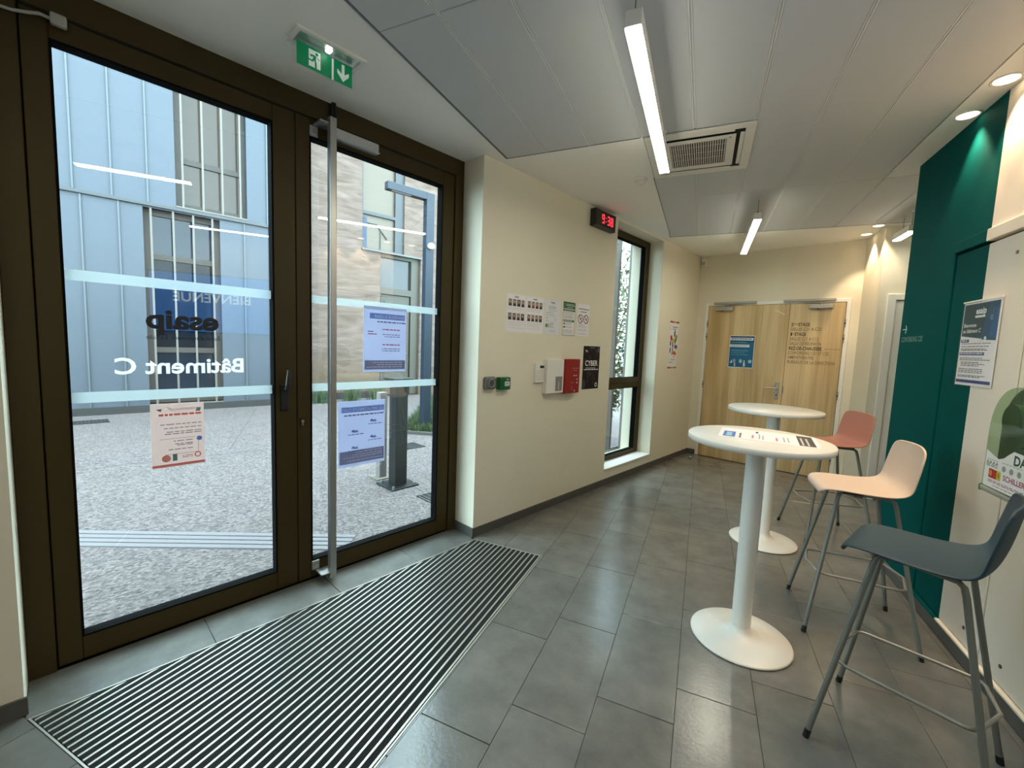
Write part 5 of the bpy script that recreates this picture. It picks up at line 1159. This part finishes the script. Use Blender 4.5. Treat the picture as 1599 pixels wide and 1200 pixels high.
def blade(mb, x, y, z, h, w_, bend):
    a = rg.uniform(0, 2 * PI); dx, dy = math.cos(a) * w_, math.sin(a) * w_; b_ = rg.uniform(0, 2 * PI); ex_, ey = math.cos(b_) * bend, math.sin(b_) * bend
    mb.add([(x - dx, y - dy, z), (x + dx, y + dy, z), (x + dx * .6 + ex_ * .4, y + dy * .6 + ey * .4, z + h * .6), (x - dx * .6 + ex_ * .4, y - dy * .6 + ey * .4, z + h * .6), (x + ex_, y + ey, z + h)], [(0, 1, 2, 3), (3, 2, 4)])
mb = MB(); cnt = 0
while cnt < 16000:
    x, y = rg.uniform(-7.4, -2.9), rg.uniform(5.5, 12.2)
    if rg.random() > 1.4 / (1 + (y - 5.5) * 0.4): continue
    if inside(x, y, lawn): blade(mb, x, y, 0.008, rg.uniform(0.05, 0.15), 0.007, 0.05); cnt += 1
build('grass', mb, GRASS, kind='stuff', label='short green grass on the lawn behind the kerb', cat='grass')
for s_, wh in ((3.2, 'leftmost'), (3.9, 'middle'), (4.55, 'rightmost')):
    o_ = sv * s_ + nv * (-10.25)
    mb = MB()
    for k in range(90): blade(mb, max(-.2, min(.2, rg.gauss(0, 0.08))), max(-.2, min(.2, rg.gauss(0, 0.10))), 0.0, rg.uniform(0.2, 0.5), 0.012, 0.12)
    build('grass_tuft', mb, mat('tuft_green', rgbo(84, 122, 60), 0.7), loc=(o_.x, o_.y, -0.012), label=wh + ' of the three leafy green tufts at the foot of the stone facade', cat='plant', group='tufts along the stone facade')
def shrub(loc, rx, ry, rz_, n, label, c):
    r = empty('shrub', loc, 0, label, 'shrub'); mb = MB()
    for i in range(n):
        while True:
            p = Vector((rg.uniform(-1, 1), rg.uniform(-1, 1), rg.uniform(-1, 1)))
            if p.length < 1: break
        q = Vector((p.x * rx, p.y * ry, rz_ + 0.1 + p.z * rz_)); t1 = Vector((rg.gauss(0, 1), rg.gauss(0, 1), rg.gauss(0, 1))).normalized(); t2_ = t1.cross(Vector((rg.gauss(0, 1), rg.gauss(0, 1), rg.gauss(0, 1)))).normalized()
        a_ = rg.uniform(0.03, 0.06); mb.add([q - t1 * a_, q + t2_ * a_ * .45, q + t1 * a_, q - t2_ * a_ * .45], [(0, 1, 2, 3)])
    fo = build('foliage', mb, c, r); fo['kind'] = 'stuff'
    mb = MB()
    for k in range(5): mb.tube([(0, 0, 0), (rg.uniform(-.1, .1), rg.uniform(-.1, .1), rz_ * .6), (rg.uniform(-rx, rx) * .6, rg.uniform(-ry, ry) * .6, rz_ * 1.5)], [0.02, 0.014, 0.006], None, 6)
    build('stem', mb, mat('stem_brown', rgbo(96, 80, 60), 0.8), r)
LEAF = mat('leaf_green', rgbo(80, 112, 48), 0.6, noise=0.25, scale=2); LEAF2 = mat('leaf_pale_green', rgbo(112, 134, 80), 0.6, noise=0.2, scale=2)
p = LP(5.75, -3.75); shrub((p.x, p.y, -0.012), 0.5, 0.6, 0.95, 2600, 'green shrub seen low through the tall window', LEAF)
p = LP(7.6, -4.6); shrub((p.x, p.y, -0.012), 0.8, 0.9, 1.75, 5200, 'tall pale shrub behind the slat screen', LEAF2)
p = LP(5.2, -6.4); shrub((p.x, p.y, -0.012), 0.35, 0.4, 0.6, 700, 'small shrub on the lawn behind the lamp post', LEAF)
# slat screen outside the tall window
SLAT = mat('slat_weathered', rgbo(168, 164, 154), 0.7, noise=0.08, scale=14, stretch=(1, 1, 0.1))
sl = empty('slat_screen', LP(5.4, -3.0, -0.012), RL, 'screen of upright weathered slats outside the tall window', 'screen')
mb = MB(); mb.box(-0.13, -0.10, -1.5, 1.45, 3.1, 3.2); mb.box(-0.13, -0.10, -1.5, 1.45, 0.02, 0.08); build('rail', mb, SLAT, sl)
for i in range(6):
    y = -1.45 + i * 0.55; mb = MB(); mb.box(-0.10, 0.07, y, y + 0.045, 0.0, 3.4, None, 0.004); build('slat', mb, SLAT, sl)
